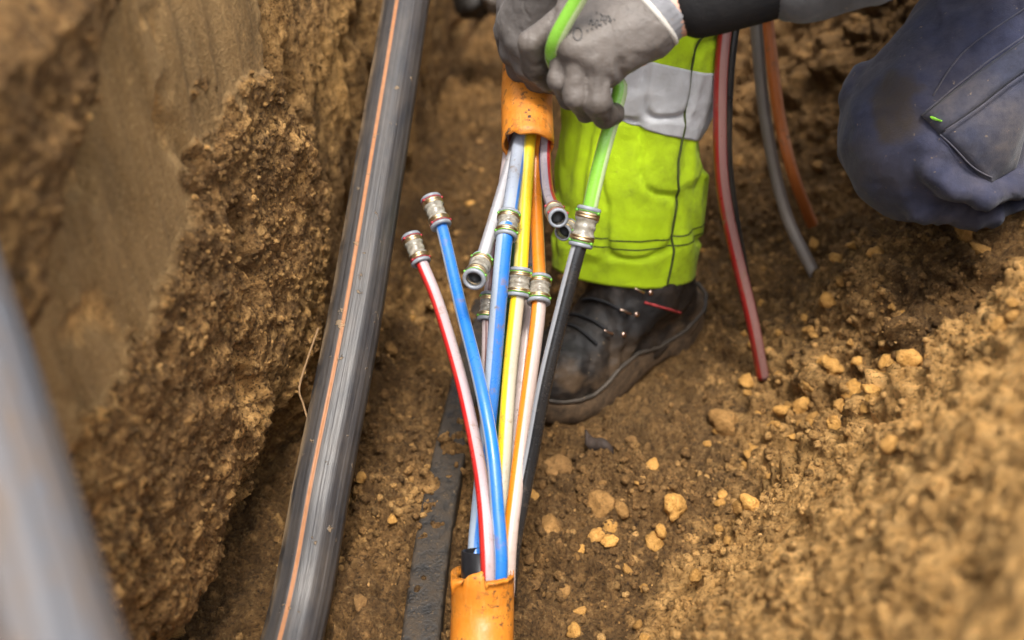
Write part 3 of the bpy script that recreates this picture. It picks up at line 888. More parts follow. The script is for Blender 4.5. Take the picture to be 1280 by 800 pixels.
T7u = [(0.0197,1.1232,0.4160), (0.0212,1.0820,0.3958), (0.0182,1.0472,0.3837), (0.0133,0.9770,0.3426), (0.0086,0.9091,0.3044)]
T7l = [(0.0086,0.9117,0.3078), (0.0034,0.8826,0.2705), (-0.0026,0.8454,0.2229), (-0.0068,0.8011,0.1824), (-0.0102,0.7574,0.1427), (-0.0149,0.6995,0.1092), (-0.0155,0.6621,0.0857)]
tube(T7u, M_yelu, 'yellow tube from the upper duct into its coupling', 0.0078)
tube(T7l, M_yel, 'yellow and cream tube below its coupling', 0.0078)
T8u = [(0.0274,1.1324,0.4115), (0.0289,1.0910,0.3911), (0.0265,1.0335,0.3500), (0.0286,0.9690,0.3161), (0.0304,0.9119,0.2917)]
T8l = [(0.0304,0.9140,0.2944), (0.0276,0.8826,0.2705), (0.0196,0.8379,0.2295), (0.0118,0.7939,0.1894), (0.0042,0.7471,0.1539), (-0.0025,0.6980,0.1236), (-0.0049,0.6590,0.0898)]
tube(T8u, M_orau, 'orange tube from the upper duct into its coupling', 0.0075)
tube(T8l, M_ora, 'orange and peach tube below its coupling', 0.0078)
T9 = [(0.0327,1.1508,0.4026), (0.0341,1.1032,0.3742), (0.0282,1.0538,0.3272), (0.0240,0.9797,0.2648), (0.0182,0.9299,0.2335), (0.0107,0.8701,0.1896), (0.0035,0.8120,0.1476), (-0.0068,0.7399,0.1122), (-0.0117,0.7060,0.1013), (-0.0123,0.6683,0.0775)]
tube(T9, M_pink, 'dull pinkish white tube behind the yellow and orange tubes', 0.0068)
T10 = [(0.0751,0.8846,0.3867), (0.0662,0.8697,0.3677), (0.0489,0.8353,0.3074), (0.0337,0.8026,0.2494), (0.0217,0.7728,0.1868), (0.0109,0.7428,0.1403), (0.0008,0.7060,0.1013), (-0.0033,0.6683,0.0775)]
tube(T10, M_blk, 'black and grey tube running up to the coupling under the hand', 0.0079)
T11 = [(0.0380,1.1370,0.4093), (0.0400,1.0910,0.3911), (0.0375,1.0533,0.3752), (0.0389,0.9961,0.3670), (0.0435,0.9493,0.3722), (0.0465,0.9186,0.3815)]
tube(T11, M_redb, 'short red and clear tube curling out of the upper duct', 0.0068)
tube([(-0.95, 2.3, 0.72), (-0.5, 1.75, 0.725), (-0.22, 1.40, 0.775), (-0.02, 1.10, 0.80), (0.075, 0.95, 0.755), (0.0778,0.9060,0.6903), (0.0752,0.9060,0.6497), (0.0622,0.9125,0.6174), (0.0481,0.9140,0.5901), (0.0400,0.9166,0.5707), (0.0385,0.9273,0.5519), (0.0450,0.9452,0.5325), (0.0693,0.9553,0.5195), (0.0963,0.9562,0.5174), (0.1068,0.9522,0.5091), (0.1016,0.9403,0.4873), (0.0916,0.9210,0.4577), (0.0842,0.9075,0.4290), (0.0775,0.8940,0.3988)],
     M_grn, 'bright green tube looped through the gloved hand', 0.0076)
e1 = (0.3346,1.0596,0.0519); e2 = (0.4250,1.2001,0.1154); e3 = (0.4715,1.3801,0.0716); e4 = (0.3399,1.1419,0.0607)
def into(p): return (p[0] + 0.004, p[1] - 0.002, hz(p[0], p[1]) - 0.008)
tube([(0.30, 1.36, 0.66), (0.2675,1.2156,0.5343), (0.2537,1.1885,0.4672), (0.2550,1.1617,0.3760), (0.2691,1.1296,0.2700), (e1[0] - 0.022, e1[1] + 0.012, e1[2] + 0.075), into(e1)], M_drop, 'red edged brownish tube hanging behind the leg down to the soil', 0.0085)
tube([(0.32, 1.40, 0.65), (0.2856,1.2455,0.5238), (0.2716,1.2173,0.4552), (0.2721,1.1936,0.3599), (0.2866,1.1747,0.2546), into(e4)], M_dblk, 'thin black tube hanging close behind the red edged tube', 0.0058)
tube([(0.33, 1.52, 0.60), (0.3231,1.3949,0.4715), (0.3342,1.3611,0.3956), (0.3560,1.3234,0.2824), (0.3908,1.2715,0.1673), into(e2)], M_dgry, 'muddy grey tube hanging between the knee and the leg', 0.0085)
tube([(0.35, 1.56, 0.60), (0.3430,1.4149,0.4645), (0.3580,1.3898,0.3837), (0.3840,1.3505,0.2685), (0.4127,1.3259,0.1882), into(e3)], M_dora, 'rusty orange tube hanging beside the muddy grey tube', 0.0085)

# ------------------------------------------------------------------ push-fit couplings
HOUS = NT('smoky_plastic')
nn = HOUS.noise(160, 3)
HOUS.out(HOUS.mix(HOUS.ramp(nn, 0.35, 0.65), (0.24, 0.21, 0.16), (0.46, 0.43, 0.36)), 0.16, None, Transmission_Weight=0.35, IOR=1.49)
BRASS = plain('brass_ring', (0.60, 0.44, 0.25), 0.36, 0.2, 300, Metallic=1.0)
COLLAR = plain('grey_collar', (0.21, 0.225, 0.25), 0.4)
COLR = {'red': plain('red_clip', (0.30, 0.02, 0.03), 0.35), 'green': plain('green_clip', (0.10, 0.30, 0.02), 0.35)}
BORE = plain('bore_shade', (0.02, 0.02, 0.02), 0.5)

def coupling(a, b, label, clip='green', rad=0.0128, open_end=None, tube_r=0.0075):
    """a to b: the two ends of the body"""
    a = np.array(a); b = np.array(b); L = float(np.linalg.norm(b - a)); ax = tuple((b - a) / L)
    root = empty('tube_coupling', tuple(a)); tag(root, label, 'coupling', 'push-fit tube couplings')
    R_ = rad * 0.94; ri = tube_r + 0.0006
    link('housing', lathe_mesh('housing', tuple(a), ax, [(.004, ri), (.004, R_ * .93), (L * .10 + .004, R_ * .97), (L * .33, R_ * .97), (L * .36, R_ * .86), (L * .44, R_ * .84), (L * .47, R_ * .90), (L * .53, R_ * .90), (L * .56, R_ * .84), (L * .64, R_ * .86), (L * .67, R_ * .97), (L * .9 - .004, R_ * .97), (L - .004, R_ * .93), (L - .004, ri)], 28), HOUS.m, root)
    for t in (0.22, 0.78):
        c = a + (b - a) * t
        link('grip_ring', lathe_mesh('grip_ring', tuple(c - np.array(ax) * L * .07), ax, [(0, R_ * .95), (.0004, R_ * 1.0), (L * .06, R_ * 1.02), (L * .065, R_ * .975), (L * .075, R_ * .975), (L * .08, R_ * 1.02), (L * .14, R_ * 1.0), (L * .142, R_ * .95)], 28), BRASS, root)
    for s_, p in ((1, a), (-1, b)):
        dd = tuple(np.array(ax) * s_)
        cl = link('collar', lathe_mesh('collar', tuple(p), dd, [(0, ri), (0, R_ * .90), (.0012, R_ * 1.0), (.0036, R_ * 1.0), (.0042, R_ * .93), (.0042, ri)], 28, True), COLLAR, root)
        rr = link('release_clip', lathe_mesh('release_clip', tuple(np.array(p) + np.array(dd) * .0044), dd, [(0, R_ * .94), (.0002, R_ * 1.005), (.0009, R_ * 1.005), (.0011, R_ * .94)], 28, True), COLR[clip], root)
        q = Vector(ax).to_track_quat('Z', 'Y').to_matrix()
        for k in (0.35, 2.6, 4.6):
            off = q @ Vector((math.cos(k), math.sin(k), 0))
            lathe = lathe_mesh('clip_tab', tuple(Vector(p) + Vector(dd) * .0052 + off * R_ * .96), tuple(off), [(0, .0016), (.0016, .0015), (.0019, .0009), (.0019, 0.0001)], 10)
            link('clip_tab', lathe, COLR[clip], rr)
    if open_end is not None:
        p = a if open_end == 0 else b; s_ = 1 if open_end == 0 else -1
        link('bore_disc', lathe_mesh('bore_disc', tuple(np.array(p) + s_ * np.array(ax) * .012), ax, [(0, .0001), (0, ri * .99), (.001, ri * .99)], 24), BORE, root)  # near-black disc paints the shade inside the open hole
    return root

coupling((-0.1216,1.0436,0.2735), (-0.1071,1.0117,0.2538), 'red ringed coupling on the free end of the red striped tube', 'red', open_end=0, tube_r=.0072)
coupling((-0.0961,1.0541,0.3194), (-0.0819,1.0200,0.3001), 'red ringed coupling on the free end of the blue tube', 'red', rad=.0134, open_end=0, tube_r=.0072)
coupling((-0.0026,0.9579,0.3588), (-0.0068,0.9283,0.3452), 'coupling joining the pale grey blue tube to the thick blue tube', rad=.0135, tube_r=.0085)
coupling((-0.0320,0.9265,0.3185), (-0.0401,0.8807,0.3249), 'open coupling on the end of the bent grey tube', rad=.0132, open_end=1, tube_r=.0078)
coupling((-0.0242,0.9362,0.2661), (-0.0284,0.9091,0.2475), 'coupling half hidden behind the thick blue tube', rad=.0118, tube_r=.0062)
coupling((0.0095,0.9206,0.3110), (0.0060,0.8974,0.2895), 'coupling on the yellow tube', rad=.0138, tube_r=.0078)
coupling((0.0260,0.9878,0.2671), (0.0230,0.9632,0.2518), 'small coupling behind the yellow and orange couplings', rad=.0118, tube_r=.0068)
coupling((0.0306,0.9234,0.2984), (0.0285,0.8948,0.2828), 'coupling on the orange tube', rad=.0138, tube_r=.0078)
coupling((0.0782,0.8958,0.4044), (0.0687,0.8727,0.3715), 'coupling joining the green tube to the black tube', rad=.0132, tube_r=.0083)
coupling((0.0440,0.9387,0.3748), (0.0475,0.9033,0.3863), 'small open coupling on the curled red and clear tube', 'red', rad=.0112, open_end=1, tube_r=.0068)
coupling((0.0623,0.9362,0.3553), (0.0528,0.9152,0.3609), 'small grey coupling tucked behind the black tube coupling', 'green', rad=.0100, open_end=1, tube_r=.0068)

# ------------------------------------------------------------------ the worker
def cloth_mat(name, col, var=0.25, weave=900, dirt=0.5, dirtcol=(0.17, 0.125, 0.08), rough=0.85, sheen=0.15, bump=0.0006, spots=0.5, stain=None, dlo=0.42):
    t = NT(name)
    n1 = t.noise(11, 5, 0.62); n2 = t.noise(70, 5, 0.7); n3 = t.noise(weave, 2, 0.5)
    c = t.mix(t.ramp(n2, 0.25, 0.75), tuple(k * (1 - var) for k in col), tuple(min(1, k * (1 + var)) for k in col))
    c = t.mix(t.math('MULTIPLY', t.ramp(n1, dlo, dlo + 0.26), t.ramp(n2, 0.3, 0.7, 0.2 * dirt, dirt)), c, dirtcol)
    c = t.mix(t.ramp(t.noise(130, 3, 0.6), 0.68, 0.74, 0, spots), c, (0.30, 0.22, 0.13))
    if stain: c = t.mix(t.math('MULTIPLY', t.attr('stain'), t.ramp(n2, 0.2, 0.6, 0.55, 1.0)), c, stain)
    return t.out(c, rough, t.bump(n3, bump, 0.6, t.bump(n2, 0.002, 0.6)), Sheen_Weight=sheen, Specular_IOR_Level=0.3)

NAVY = cloth_mat('navy_cloth', (0.028, 0.031, 0.060), 0.35, 1100, 0.60, (0.085, 0.066, 0.055), stain=(0.040, 0.030, 0.024))
POCK = cloth_mat('dusty_pocket', (0.034, 0.037, 0.060), 0.35, 1100, 0.85, (0.115, 0.092, 0.072), spots=0.7)
HIVIS = cloth_mat('hi_vis_yellow', (0.47, 0.68, 0.006), 0.12, 1000, 0.75, (0.115, 0.145, 0.012), 0.8, 0.05, 0.0009, 0.15, None, 0.36)
REFL = cloth_mat('reflective_tape', (0.54, 0.55, 0.57), 0.14, 1300, 0.6, (0.20, 0.19, 0.18), 0.5, 0.0, spots=0.1)
DARKC = cloth_mat('dark_jacket', (0.055, 0.054, 0.056), 0.3, 900, 0.4, (0.13, 0.12, 0.11))
KNITB = cloth_mat('black_knit', (0.005, 0.005, 0.006), 0.2, 700, 0.05, sheen=0.0, spots=0.1)
GLOVE = cloth_mat('grey_glove', (0.128, 0.110, 0.097), 0.20, 420, 0.75, (0.085, 0.066, 0.050), 0.5, 0.03, 0.0007, 0.12, (0.036, 0.026, 0.019))
GLOVED = cloth_mat('grey_glove_worn', (0.120, 0.108, 0.100), 0.12, 1500, 0.7, (0.070, 0.058, 0.050), 0.62, 0.05, 0.0003, 0.05)
KNITG = cloth_mat('grey_knit', (0.20, 0.20, 0.21), 0.2, 600, 0.1)
KNITW = cloth_mat('white_knit', (0.46, 0.43, 0.38), 0.1, 900, 0.2)
THREAD = plain('dark_thread', (0.045, 0.062, 0.008), 0.8, 0.5, 400)
SEAMN = cloth_mat('navy_seam', (0.060, 0.060, 0.085), 0.3, 900, 0.5)
LEATH = cloth_mat('black_leather', (0.012, 0.011, 0.011), 0.3, 500, 0.75, (0.075, 0.050, 0.031), 0.58, 0.0, 0.0006, 0.4, (0.125, 0.082, 0.048), 0.42)
RUBB = cloth_mat('black_rubber', (0.018, 0.016, 0.014), 0.3, 500, 0.95, (0.19, 0.122, 0.068), 0.85, 0.0, 0.0006, 0.7, None, 0.26)
PIPING = cloth_mat('sole_rim', (0.040, 0.034, 0.028), 0.4, 500, 0.8, (0.085, 0.062, 0.042), 0.6, 0.0)
METAL = plain('hook_metal', (0.62, 0.45, 0.36), 0.3, 0.3, 300, Metallic=1.0)
REDTR = plain('red_trim', (0.30, 0.03, 0.03), 0.7, 0.3)
LACE = plain('lace', (0.008, 0.008, 0.010), 0.8, 0.3)
LABELG = plain('green_tag', (0.25, 0.62, 0.03), 0.6)
SKINT = NT('skin')
sn = SKINT.noise(60, 4)
SKINT.out(SKINT.mix(SKINT.ramp(sn, 0.3, 0.7), (0.52, 0.27, 0.19), (0.62, 0.36, 0.26)), 0.5, None, Subsurface_Weight=0.1)

person = empty('person', (0.16, 1.13, 0.0))
tag(person, 'worker with grey sleeves and navy and yellow trousers, half kneeling and gripping tubes', 'person')

pelvis = np.array((0.68, 1.29, 0.73)); chest = np.array((0.50, 1.13, 1.02))
shL = np.array((0.52, 0.99, 1.02)); shR = np.array((0.36, 1.24, 1.04))
elL = np.array((0.44, 0.98, 0.68)); elR = np.array((0.17, 1.27, 0.80))
wrL = np.array((0.1490,0.9513,0.5891)); wrR = np.array((0.0415,1.0812,0.5897))
knL = np.array((0.472, 1.062, 0.396)); ankL = np.array((0.86, 1.17, 0.47))
knR = np.array((0.150, 1.165, 0.628)); ankR = np.array((0.190, 1.172, 0.10))
hipL = np.array((0.735, 1.21, 0.71)); hipR = np.array((0.62, 1.37, 0.72))
head = np.array((0.36, 0.99, 1.22)); neck = np.array((0.44, 1.08, 1.12))

# the body: one continuous figure, mostly under the clothes
b = SDF((-0.06, 0.80, -0.01), (1.06, 1.48, 1.40), 0.0075)
b.chain([pelvis, chest], [0.125, 0.135], 0.05)
b.chain([shL, shR], [0.065, 0.065], 0.05)
b.chain([chest, neck, head], [0.09, 0.052, 0.06], 0.04)
for s_, e_, w_ in ((shL, elL, wrL), (shR, elR, wrR)):
    b.chain([s_, e_, w_], [0.052, 0.038, 0.028], 0.03)
b.add(b.capsule(wrL, (0.1023,0.9395,0.5625), 0.026, 0.012), 0.01)
b.add(b.capsule(wrR, (0.0130,1.0938,0.5246), 0.026, 0.012), 0.01)
b.chain([hipL, knL, ankL], [0.085, 0.058, 0.036], 0.04)
b.chain([hipR, knR, (0.157, 1.215, 0.34), ankR], [0.085, 0.056, 0.046, 0.034], 0.04)
fwd = np.array((-0.66, -0.42, -0.62)); fwd /= np.linalg.norm(fwd)
side = np.cross((0, 0, 1), fwd); side /= np.linalg.norm(side); upv = np.cross(fwd, side)
MH = np.stack([fwd, side, upv])
b.add(b.ellipsoid(head, (0.098, 0.077, 0.115), MH), 0.03)
b.add(b.ellipsoid(head + 0.045 * fwd - 0.06 * upv, (0.052, 0.05, 0.055), MH), 0.03)
b.add(b.capsule(head + 0.098 * fwd + 0.005 * upv, head + 0.115 * fwd - 0.03 * upv, 0.009, 0.014), 0.015)
for s_ in (-1, 1):
    b.add(b.ellipsoid(head + 0.078 * s_ * side - 0.012 * upv, (0.017, 0.009, 0.030), MH), 0.008)
    b.cut(b.ellipsoid(head + 0.105 * fwd + 0.032 * s_ * side + 0.01 * upv, (0.016, 0.017, 0.012), MH), 0.012)
b.cut(b.capsule(head + 0.104 * fwd + 0.02 * side - 0.062 * upv, head + 0.104 * fwd - 0.02 * side - 0.062 * upv, 0.004, 0.004), 0.006)
V, F = b.mesh()
body = link('body', mesh_np('body', V, F), SKINT.m, person)
EYE = plain('eye', (0.35, 0.33, 0.32), 0.2)
for s_ in (-1, 1):
    bm = bmesh.new(); bmesh.ops.create_uvsphere(bm, u_segments=16, v_segments=10, radius=0.0125)
    bmesh.ops.translate(bm, verts=bm.verts, vec=Vector(head + 0.085 * fwd + 0.032 * s_ * side + 0.01 * upv))
    me = bpy.data.meshes.new('eye'); bm.to_mesh(me); bm.free(); link('eye', me, EYE, body)
# safety helmet
HELM = plain('helmet_shell', (0.75, 0.75, 0.72), 0.3)
h_ = SDF(tuple(head - 0.19), tuple(head + 0.19), 0.006)
h_.add(h_.ellipsoid(head + 0.035 * upv - 0.005 * fwd, (0.128, 0.105, 0.115), MH), 0)
h_.add(h_.ellipsoid(head + 0.03 * upv + 0.05 * fwd, (0.115, 0.09, 0.012), MH), 0.01)
h_.cut(h_.ellipsoid(head - 0.005 * upv, (0.113, 0.092, 0.115), MH), 0.004)
low = (h_.X - head[0]) * upv[0] + (h_.Y - head[1]) * upv[1] + (h_.Z - head[2]) * upv[2]
h_.D = np.maximum(h_.D, 0.018 - low).astype(np.float32)
V, F = h_.mesh(); link('helmet', mesh_np('helmet', V, F), HELM, person)

# jacket
j = SDF((-0.02, 0.82, 0.50), (0.95, 1.50, 1.22), 0.0065)
j.chain([pelvis + (0, 0, 0.03), chest], [0.150, 0.165], 0.06)
j.chain([shL, shR], [0.085, 0.085], 0.06)
j.chain([chest, neck], [0.12, 0.075], 0.05)
cufL = np.array((0.1710,0.9530,0.5961))
j.chain([shL, elL, cufL + 0.105 * (elL - cufL) / np.linalg.norm(elL - cufL)], [0.074, 0.060, 0.050], 0.03)
j.chain([shR, elR, wrR + 0.15 * (elR - wrR)], [0.074, 0.060, 0.046], 0.03)
V, F = j.mesh(); N = vnormals(V, F)
V = V + N * (0.006 * fbm(V[:, 0] * 16, V[:, 1] * 16, V[:, 2] * 10, 3, 301))[:, None]
link('jacket', mesh_np('jacket', V, F), DARKC, person)
# knitted sleeve cuff, skin of the wrist shows before the glove
dirS = (elL - cufL) / np.linalg.norm(elL - cufL)
cp = [np.array((0.1550,0.9532,0.5915)), np.array((0.1637,0.9531,0.5946)), cufL + 0.008 * dirS, cufL + 0.055 * dirS, cufL + 0.11 * dirS]
ncf = len(spline(cp, 0.004))
link('sleeve_cuff', tube_mesh('sleeve_cuff', cp, np.interp(np.linspace(0, 1, ncf), [0, .06, .2, .5, .8, 1], [.029, .034, .037, .0395, .041, .041]), 72, 0.004, prof=lambda a: 1 + 0.010 * np.cos(a * 36)), KNITB, person)

# ---- gloves
def glove(name, wrist, mcps, fingers, thumb, mat, rad=0.0118, kf=0.0045, fold=None, extra=None):
    allp = np.array([wrist] + list(mcps) + [p for f_ in fingers for p in f_] + thumb)
    g = SDF(tuple(allp.min(0) - 0.045), tuple(allp.max(0) + 0.045), 0.0019)
    wr = np.asarray(wrist)
    for m_ in mcps:
        g.add(g.capsule(wr, m_, 0.0245, 0.0150), 0.018)
    for a_, b_ in zip(mcps[:-1], mcps[1:]):
        g.add(g.capsule(a_, b_, 0.0105, 0.0105), 0.010)
    if extra:
        for (a_, b_, ra, rb) in extra: g.add(g.capsule(a_, b_, ra, rb), 0.015)
    for i, (m_, f_) in enumerate(zip(mcps, fingers)):
        rr = rad * (1.0, 0.86, 0.92, 1.03)[i] if kf < 0.005 else rad
        g2 = np.full_like(g.D, 9.0); keep = g.D; g.D = g2
        g.chain([m_] + f_, [rr * 1.08, rr * 1.10, rr * 1.04, rr * 0.95], 0.005)
        fd = g.D; g.D = keep
        g.add(fd, kf)
    g.chain([wr + 0.25 * (np.asarray(thumb[0]) - wr)] + thumb, [0.017, 0.0155, 0.0135, 0.0115], 0.008)
    V, F = g.mesh()
    V = relax(V, F, 2, 0.4)
    N = vnormals(V, F)
    V = V + N * (0.0010 * fbm(V[:, 0] * 60, V[:, 1] * 60, V[:, 2] * 60, 3, 311) - 0.0008 * np.maximum(0, 1 - 5 * np.abs(vnoise(V[:, 0] * 38, V[:, 1] * 38, V[:, 2] * 38, 312))) )[:, None]
    if fold is not None:
        V = V + N * fold(V)[:, None]
    return V, F

wL = (0.1270,0.9459,0.5741)
mL = [(0.0579,0.9620,0.5833), (0.0487,0.9308,0.5693), (0.0594,0.9158,0.5632), (0.0806,0.9123,0.5521)]
fL = [[(0.0184,0.9504,0.5555), (0.0220,0.9573,0.5253), (0.0353,0.9692,0.5080)],
      [(0.0439,0.9161,0.5327), (0.0554,0.9316,0.5054), (0.0704,0.9530,0.4906)],
      [(0.0595,0.9008,0.5228), (0.0723,0.9207,0.4980), (0.0861,0.9439,0.4855)],
      [(0.0799,0.8985,0.5182), (0.0904,0.9124,0.4971), (0.1008,0.9316,0.4891)]]
tL = [(0.0893,0.9729,0.5647), (0.0570,0.9848,0.5475), (0.0384,0.9840,0.5303)]
fc = np.array((0.0935,0.9012,0.5461))
def crease(V):
    d = V - fc
    dirv = np.array((0.0779,0.9030,0.5484)) - np.array((0.1076,0.8994,0.5437)); dirv /= np.linalg.norm(dirv)
    nrm = np.array((0.0, 0.62, 0.79)); up_ = np.cross(dirv, nrm); t = d @ dirv; w = np.linalg.norm(d, axis=1)
    return 0.0022 * np.cos(t * 520 + 6 * (d @ up_) * 40) * np.exp(-(w / 0.016) ** 2)
GV, GF = glove('glove', wL, mL, fL, tL, GLOVE, 0.0112, 0.0009, crease,
               [((0.1212,0.9441,0.5685), (0.0849,0.9199,0.5375), 0.022, 0.017), ((0.1099,0.9535,0.5805), (0.0624,0.9583,0.5785), 0.022, 0.0155)])
tipc = np.array([f_[1] for f_ in fL])
gst = np.clip(0.85 * np.exp(-(np.min(np.linalg.norm(GV[:, None, :] - tipc[None], axis=2), axis=1) / 0.034) ** 2) + 0.28 * fbm(GV[:, 0] * 50, GV[:, 1] * 50, GV[:, 2] * 50, 3, 315), 0, 0.85)
gl = link('glove', mesh_np('glove', GV, GF, {'stain': gst}), GLOVE, person)
gl['label'] = 'grey coated glove with dark print gripping the green tube'
gbv = BVHTree.FromPolygons([tuple(v) for v in GV], [tuple(f) for f in GF])
# knitted glove cuff with white hem
ca = np.array((0.1211,0.9441,0.5701)); cb = np.array((0.1475,0.9532,0.5915))
nk = len(spline([ca, cb], 0.003))
link('knit_cuff', tube_mesh('knit_cuff', [ca, cb], np.interp(np.linspace(0, 1, nk), [0, .35, 1], [.0268, .0300, .0318]), 84, 0.003, prof=lambda a: 1 + 0.012 * np.cos(a * 28)), KNITG, gl)
axc = (cb - ca) / np.linalg.norm(cb - ca)
link('white_hem', lathe_mesh('white_hem', tuple(ca + axc * 0.018), tuple(axc), [(-.003, .0305), (-.002, .0326), (.0, .0332), (.002, .0326), (.003, .0305)], 60), KNITW, gl)
# printed marks on the back of the glove: a ring and rows of small strokes
def on_glove(p, lift=0.0006):
    o_ = Vector(p); d_ = Vector((0, 0.70, -0.71))
    h = gbv.ray_cast(o_ - d_ * 0.08, d_)
    return np.array(h[0] + h[1] * lift) if h[0] is not None else np.array(p)
PRINT = plain('dark_print', (0.055, 0.052, 0.052), 0.6)
pc = np.array((0.0601,0.9204,0.5706)); e1_ = np.array((0.79e-3, 0, 0)); e2_ = np.array((0, -0.45e-3, -0.62e-3))
def print_line(uv, r=0.0005):
    return tube_mesh('print_mark', [on_glove(pc + e1_ * u + e2_ * v) for u, v in uv], r, 6, 0.002)
link('print_mark', print_line([(5 * math.cos(a), 9 * math.sin(a)) for a in np.linspace(0, 6.1, 16)]), PRINT, gl)
for k in range(4):
    u0 = 14 + 6.5 * k; v0 = -16 - 2.5 * k + (k % 2) * 3
    link('print_mark', print_line([(u0, v0 + 4), (u0 + 1.5, v0 - 3), (u0 + 4, v0 - 1), (u0 + 3, v0 + 5), (u0 + 6, v0 + 3)]), PRINT, gl)
for k in range(6):
    u0 = 10 + 5.2 * k; v0 = -4 - 2.3 * k
    link('print_mark', print_line([(u0, v0), (u0 + 2.4, v0 - 1), (u0 + 2.0, v0 + 2.2)], 0.0004), PRINT, gl)
for k in range(5):
    u0 = 22 + 5 * k; v0 = -31 + 3 * k
    link('print_mark', print_line([(u0, v0), (u0 + 1.5, v0 + 3.2)], 0.0004), PRINT, gl)

wR = (0.0434,1.0888,0.5913)
mR = [(0.0000,1.1376,0.5238), (0.0000,1.1051,0.5146), (0.0088,1.0865,0.5022), (0.0246,1.0808,0.4917)]
fR = [[(-0.0055,1.1406,0.4870), (0.0000,1.1562,0.4551), (0.0144,1.1775,0.4336)],
      [(0.0018,1.1063,0.4788), (0.0092,1.1203,0.4513), (0.0226,1.1400,0.4343)],
      [(0.0178,1.0869,0.4703), (0.0291,1.1023,0.4478), (0.0411,1.1301,0.4329)],
      [(0.0373,1.0796,0.4641), (0.0490,1.0958,0.4460), (0.0556,1.1219,0.4387)]]
tR = [(0.0524,1.1094,0.5364), (0.0591,1.1167,0.4970), (0.0515,1.1284,0.4633)]
RV, RF = glove('glove', wR, mR, fR, tR, GLOVED, 0.0138, 0.009, None, [((0.0431,1.1000,0.5488), (0.0219,1.0873,0.5000), 0.024, 0.018)])
gr = link('glove', mesh_np('glove', RV, RF), GLOVED, person)
gr['label'] = 'darker soiled grey glove closed around the upper orange duct'
link('knit_cuff', tube_mesh('knit_cuff', [np.array(wR), np.array(wR) + 0.14 * (elR - np.array(wR)), np.array(wR) + 0.28 * (elR - np.array(wR))], 0.033, 64, 0.004, prof=lambda a: 1 + 0.012 * np.cos(a * 28)), KNITG, gr)

# ---- navy trousers: pelvis, thighs, kneeling leg
q = SDF((0.04, 0.90, 0.26), (1.02, 1.54, 0.88), 0.0042)
q.chain([hipL, hipR], [0.135, 0.135], 0.06)
q.add(q.capsule(hipL, knL + (0.012, 0.006, 0.02), 0.128, 0.094), 0.05)
q.add(q.ellipsoid(knL + np.array((0.0, -0.004, -0.004)), (0.091, 0.084, 0.088)), 0.05)
q.add(q.capsule(knL + (0.01, 0.01, -0.01), ankL, 0.078, 0.066), 0.035)
q.chain([hipR, knR], [0.125, 0.094], 0.05)
# bagged cloth: a loop at the outer side of the knee and rolls in the hollow
q.add(q.capsule((0.4009,1.1113,0.4495), (0.3863,1.0944,0.4279), 0.012, 0.012), 0.012)
rolls = [(0.4405,0.9780,0.4332), (0.4481,0.9604,0.4106), (0.4696,0.9522,0.3921), (0.5032,0.9513,0.3828), (0.5557,0.9738,0.3872)]
q.chain([np.array(p) for p in rolls], [0.006, 0.011, 0.013, 0.013, 0.012], 0.016)
q.chain([np.array((0.4512,0.9814,0.3482)), np.array((0.5087,0.9792,0.3454)), np.array((0.5750,0.9912,0.3607))], [0.010, 0.014, 0.012], 0.016)
q.cut(q.capsule((0.4532,0.9464,0.4252), (0.5292,0.9510,0.4311), 0.012, 0.020), 0.02)
V, F = q.mesh()
V = relax(V, F, 2, 0.4); N = vnormals(V, F)
tl = np.linalg.norm(np.cross(V - knL, (hipL - knL) / np.linalg.norm(hipL - knL)), axis=1)
wr_ = 0.0040 * fbm(V[:, 0] * 11 + V[:, 2] * 7, V[:, 1] * 11, V[:, 2] * 5, 3, 321) + 0.0016 * fbm(V[:, 0] * 40, V[:, 1] * 40, V[:, 2] * 16, 3, 322)
K0 = np.array((0.4989,0.9544,0.4112)); dK = V - K0; rK = np.linalg.norm(dK, axis=1)
eu = np.array((1.0, 0.0, 0.0)); ev = np.array((0.0, 0.62, 0.78)); th_ = np.arctan2(dK @ ev, dK @ eu)
fold = np.maximum(0, 1 - np.abs(vnoise(th_ * 3.2 + 0.6 * vnoise(V[:, 0] * 12, V[:, 1] * 12, V[:, 2] * 12, 324), rK * 6, 0, 323)) * 4.5)
wr_ = wr_ + 0.0045 * (1 - 0.85 * np.exp(-(np.linalg.norm(V - np.array((0.4943,0.9891,0.4718)), axis=1) / 0.07) ** 4)) * fold ** 1.5 * np.exp(-((rK - 0.075) / 0.055) ** 2)
rid = np.maximum(0, 1 - 6 * np.abs(vnoise(V[:, 0] * 9 + V[:, 2] * 5, V[:, 1] * 9, V[:, 2] * 4, 325)))
wr_ = wr_ + 0.0028 * rid ** 1.5
V = V + N * wr_[:, None]
st1 = np.exp(-(((V - np.array((0.4078,1.0064,0.4615))) / np.array((0.024, 0.040, 0.040))) ** 2).sum(1))
st2 = np.exp(-(((V - np.array((0.4025,0.9961,0.3670))) / np.array((0.06, 0.06, 0.05))) ** 2).sum(1))
trousers = link('trousers', mesh_np('trousers', V, F, {'stain': np.clip(0.95 * sst(0.25, 0.6, st1 + 0.22 * fbm(V[:, 0] * 45, V[:, 1] * 45, V[:, 2] * 45, 3, 327)) + 0.55 * st2 * sst(-0.2, 0.5, fbm(V[:, 0] * 20, V[:, 1] * 20, V[:, 2] * 20, 3, 326)), 0, 1)}), NAVY, person)
TV, TF = V, F
tbv = BVHTree.FromPolygons([tuple(v) for v in TV], [tuple(f) for f in TF])
DOWN = Vector((-0.36, 0.66, -0.66)).normalized()
def on_cloth(p, lift, bv=tbv, d_=DOWN):
    h = bv.ray_cast(Vector(p) - d_ * 0.16, d_)
    if h[0] is None: return np.array(p), np.array(-d_)
    return np.array(h[0] + h[1] * lift), np.array(h[1])
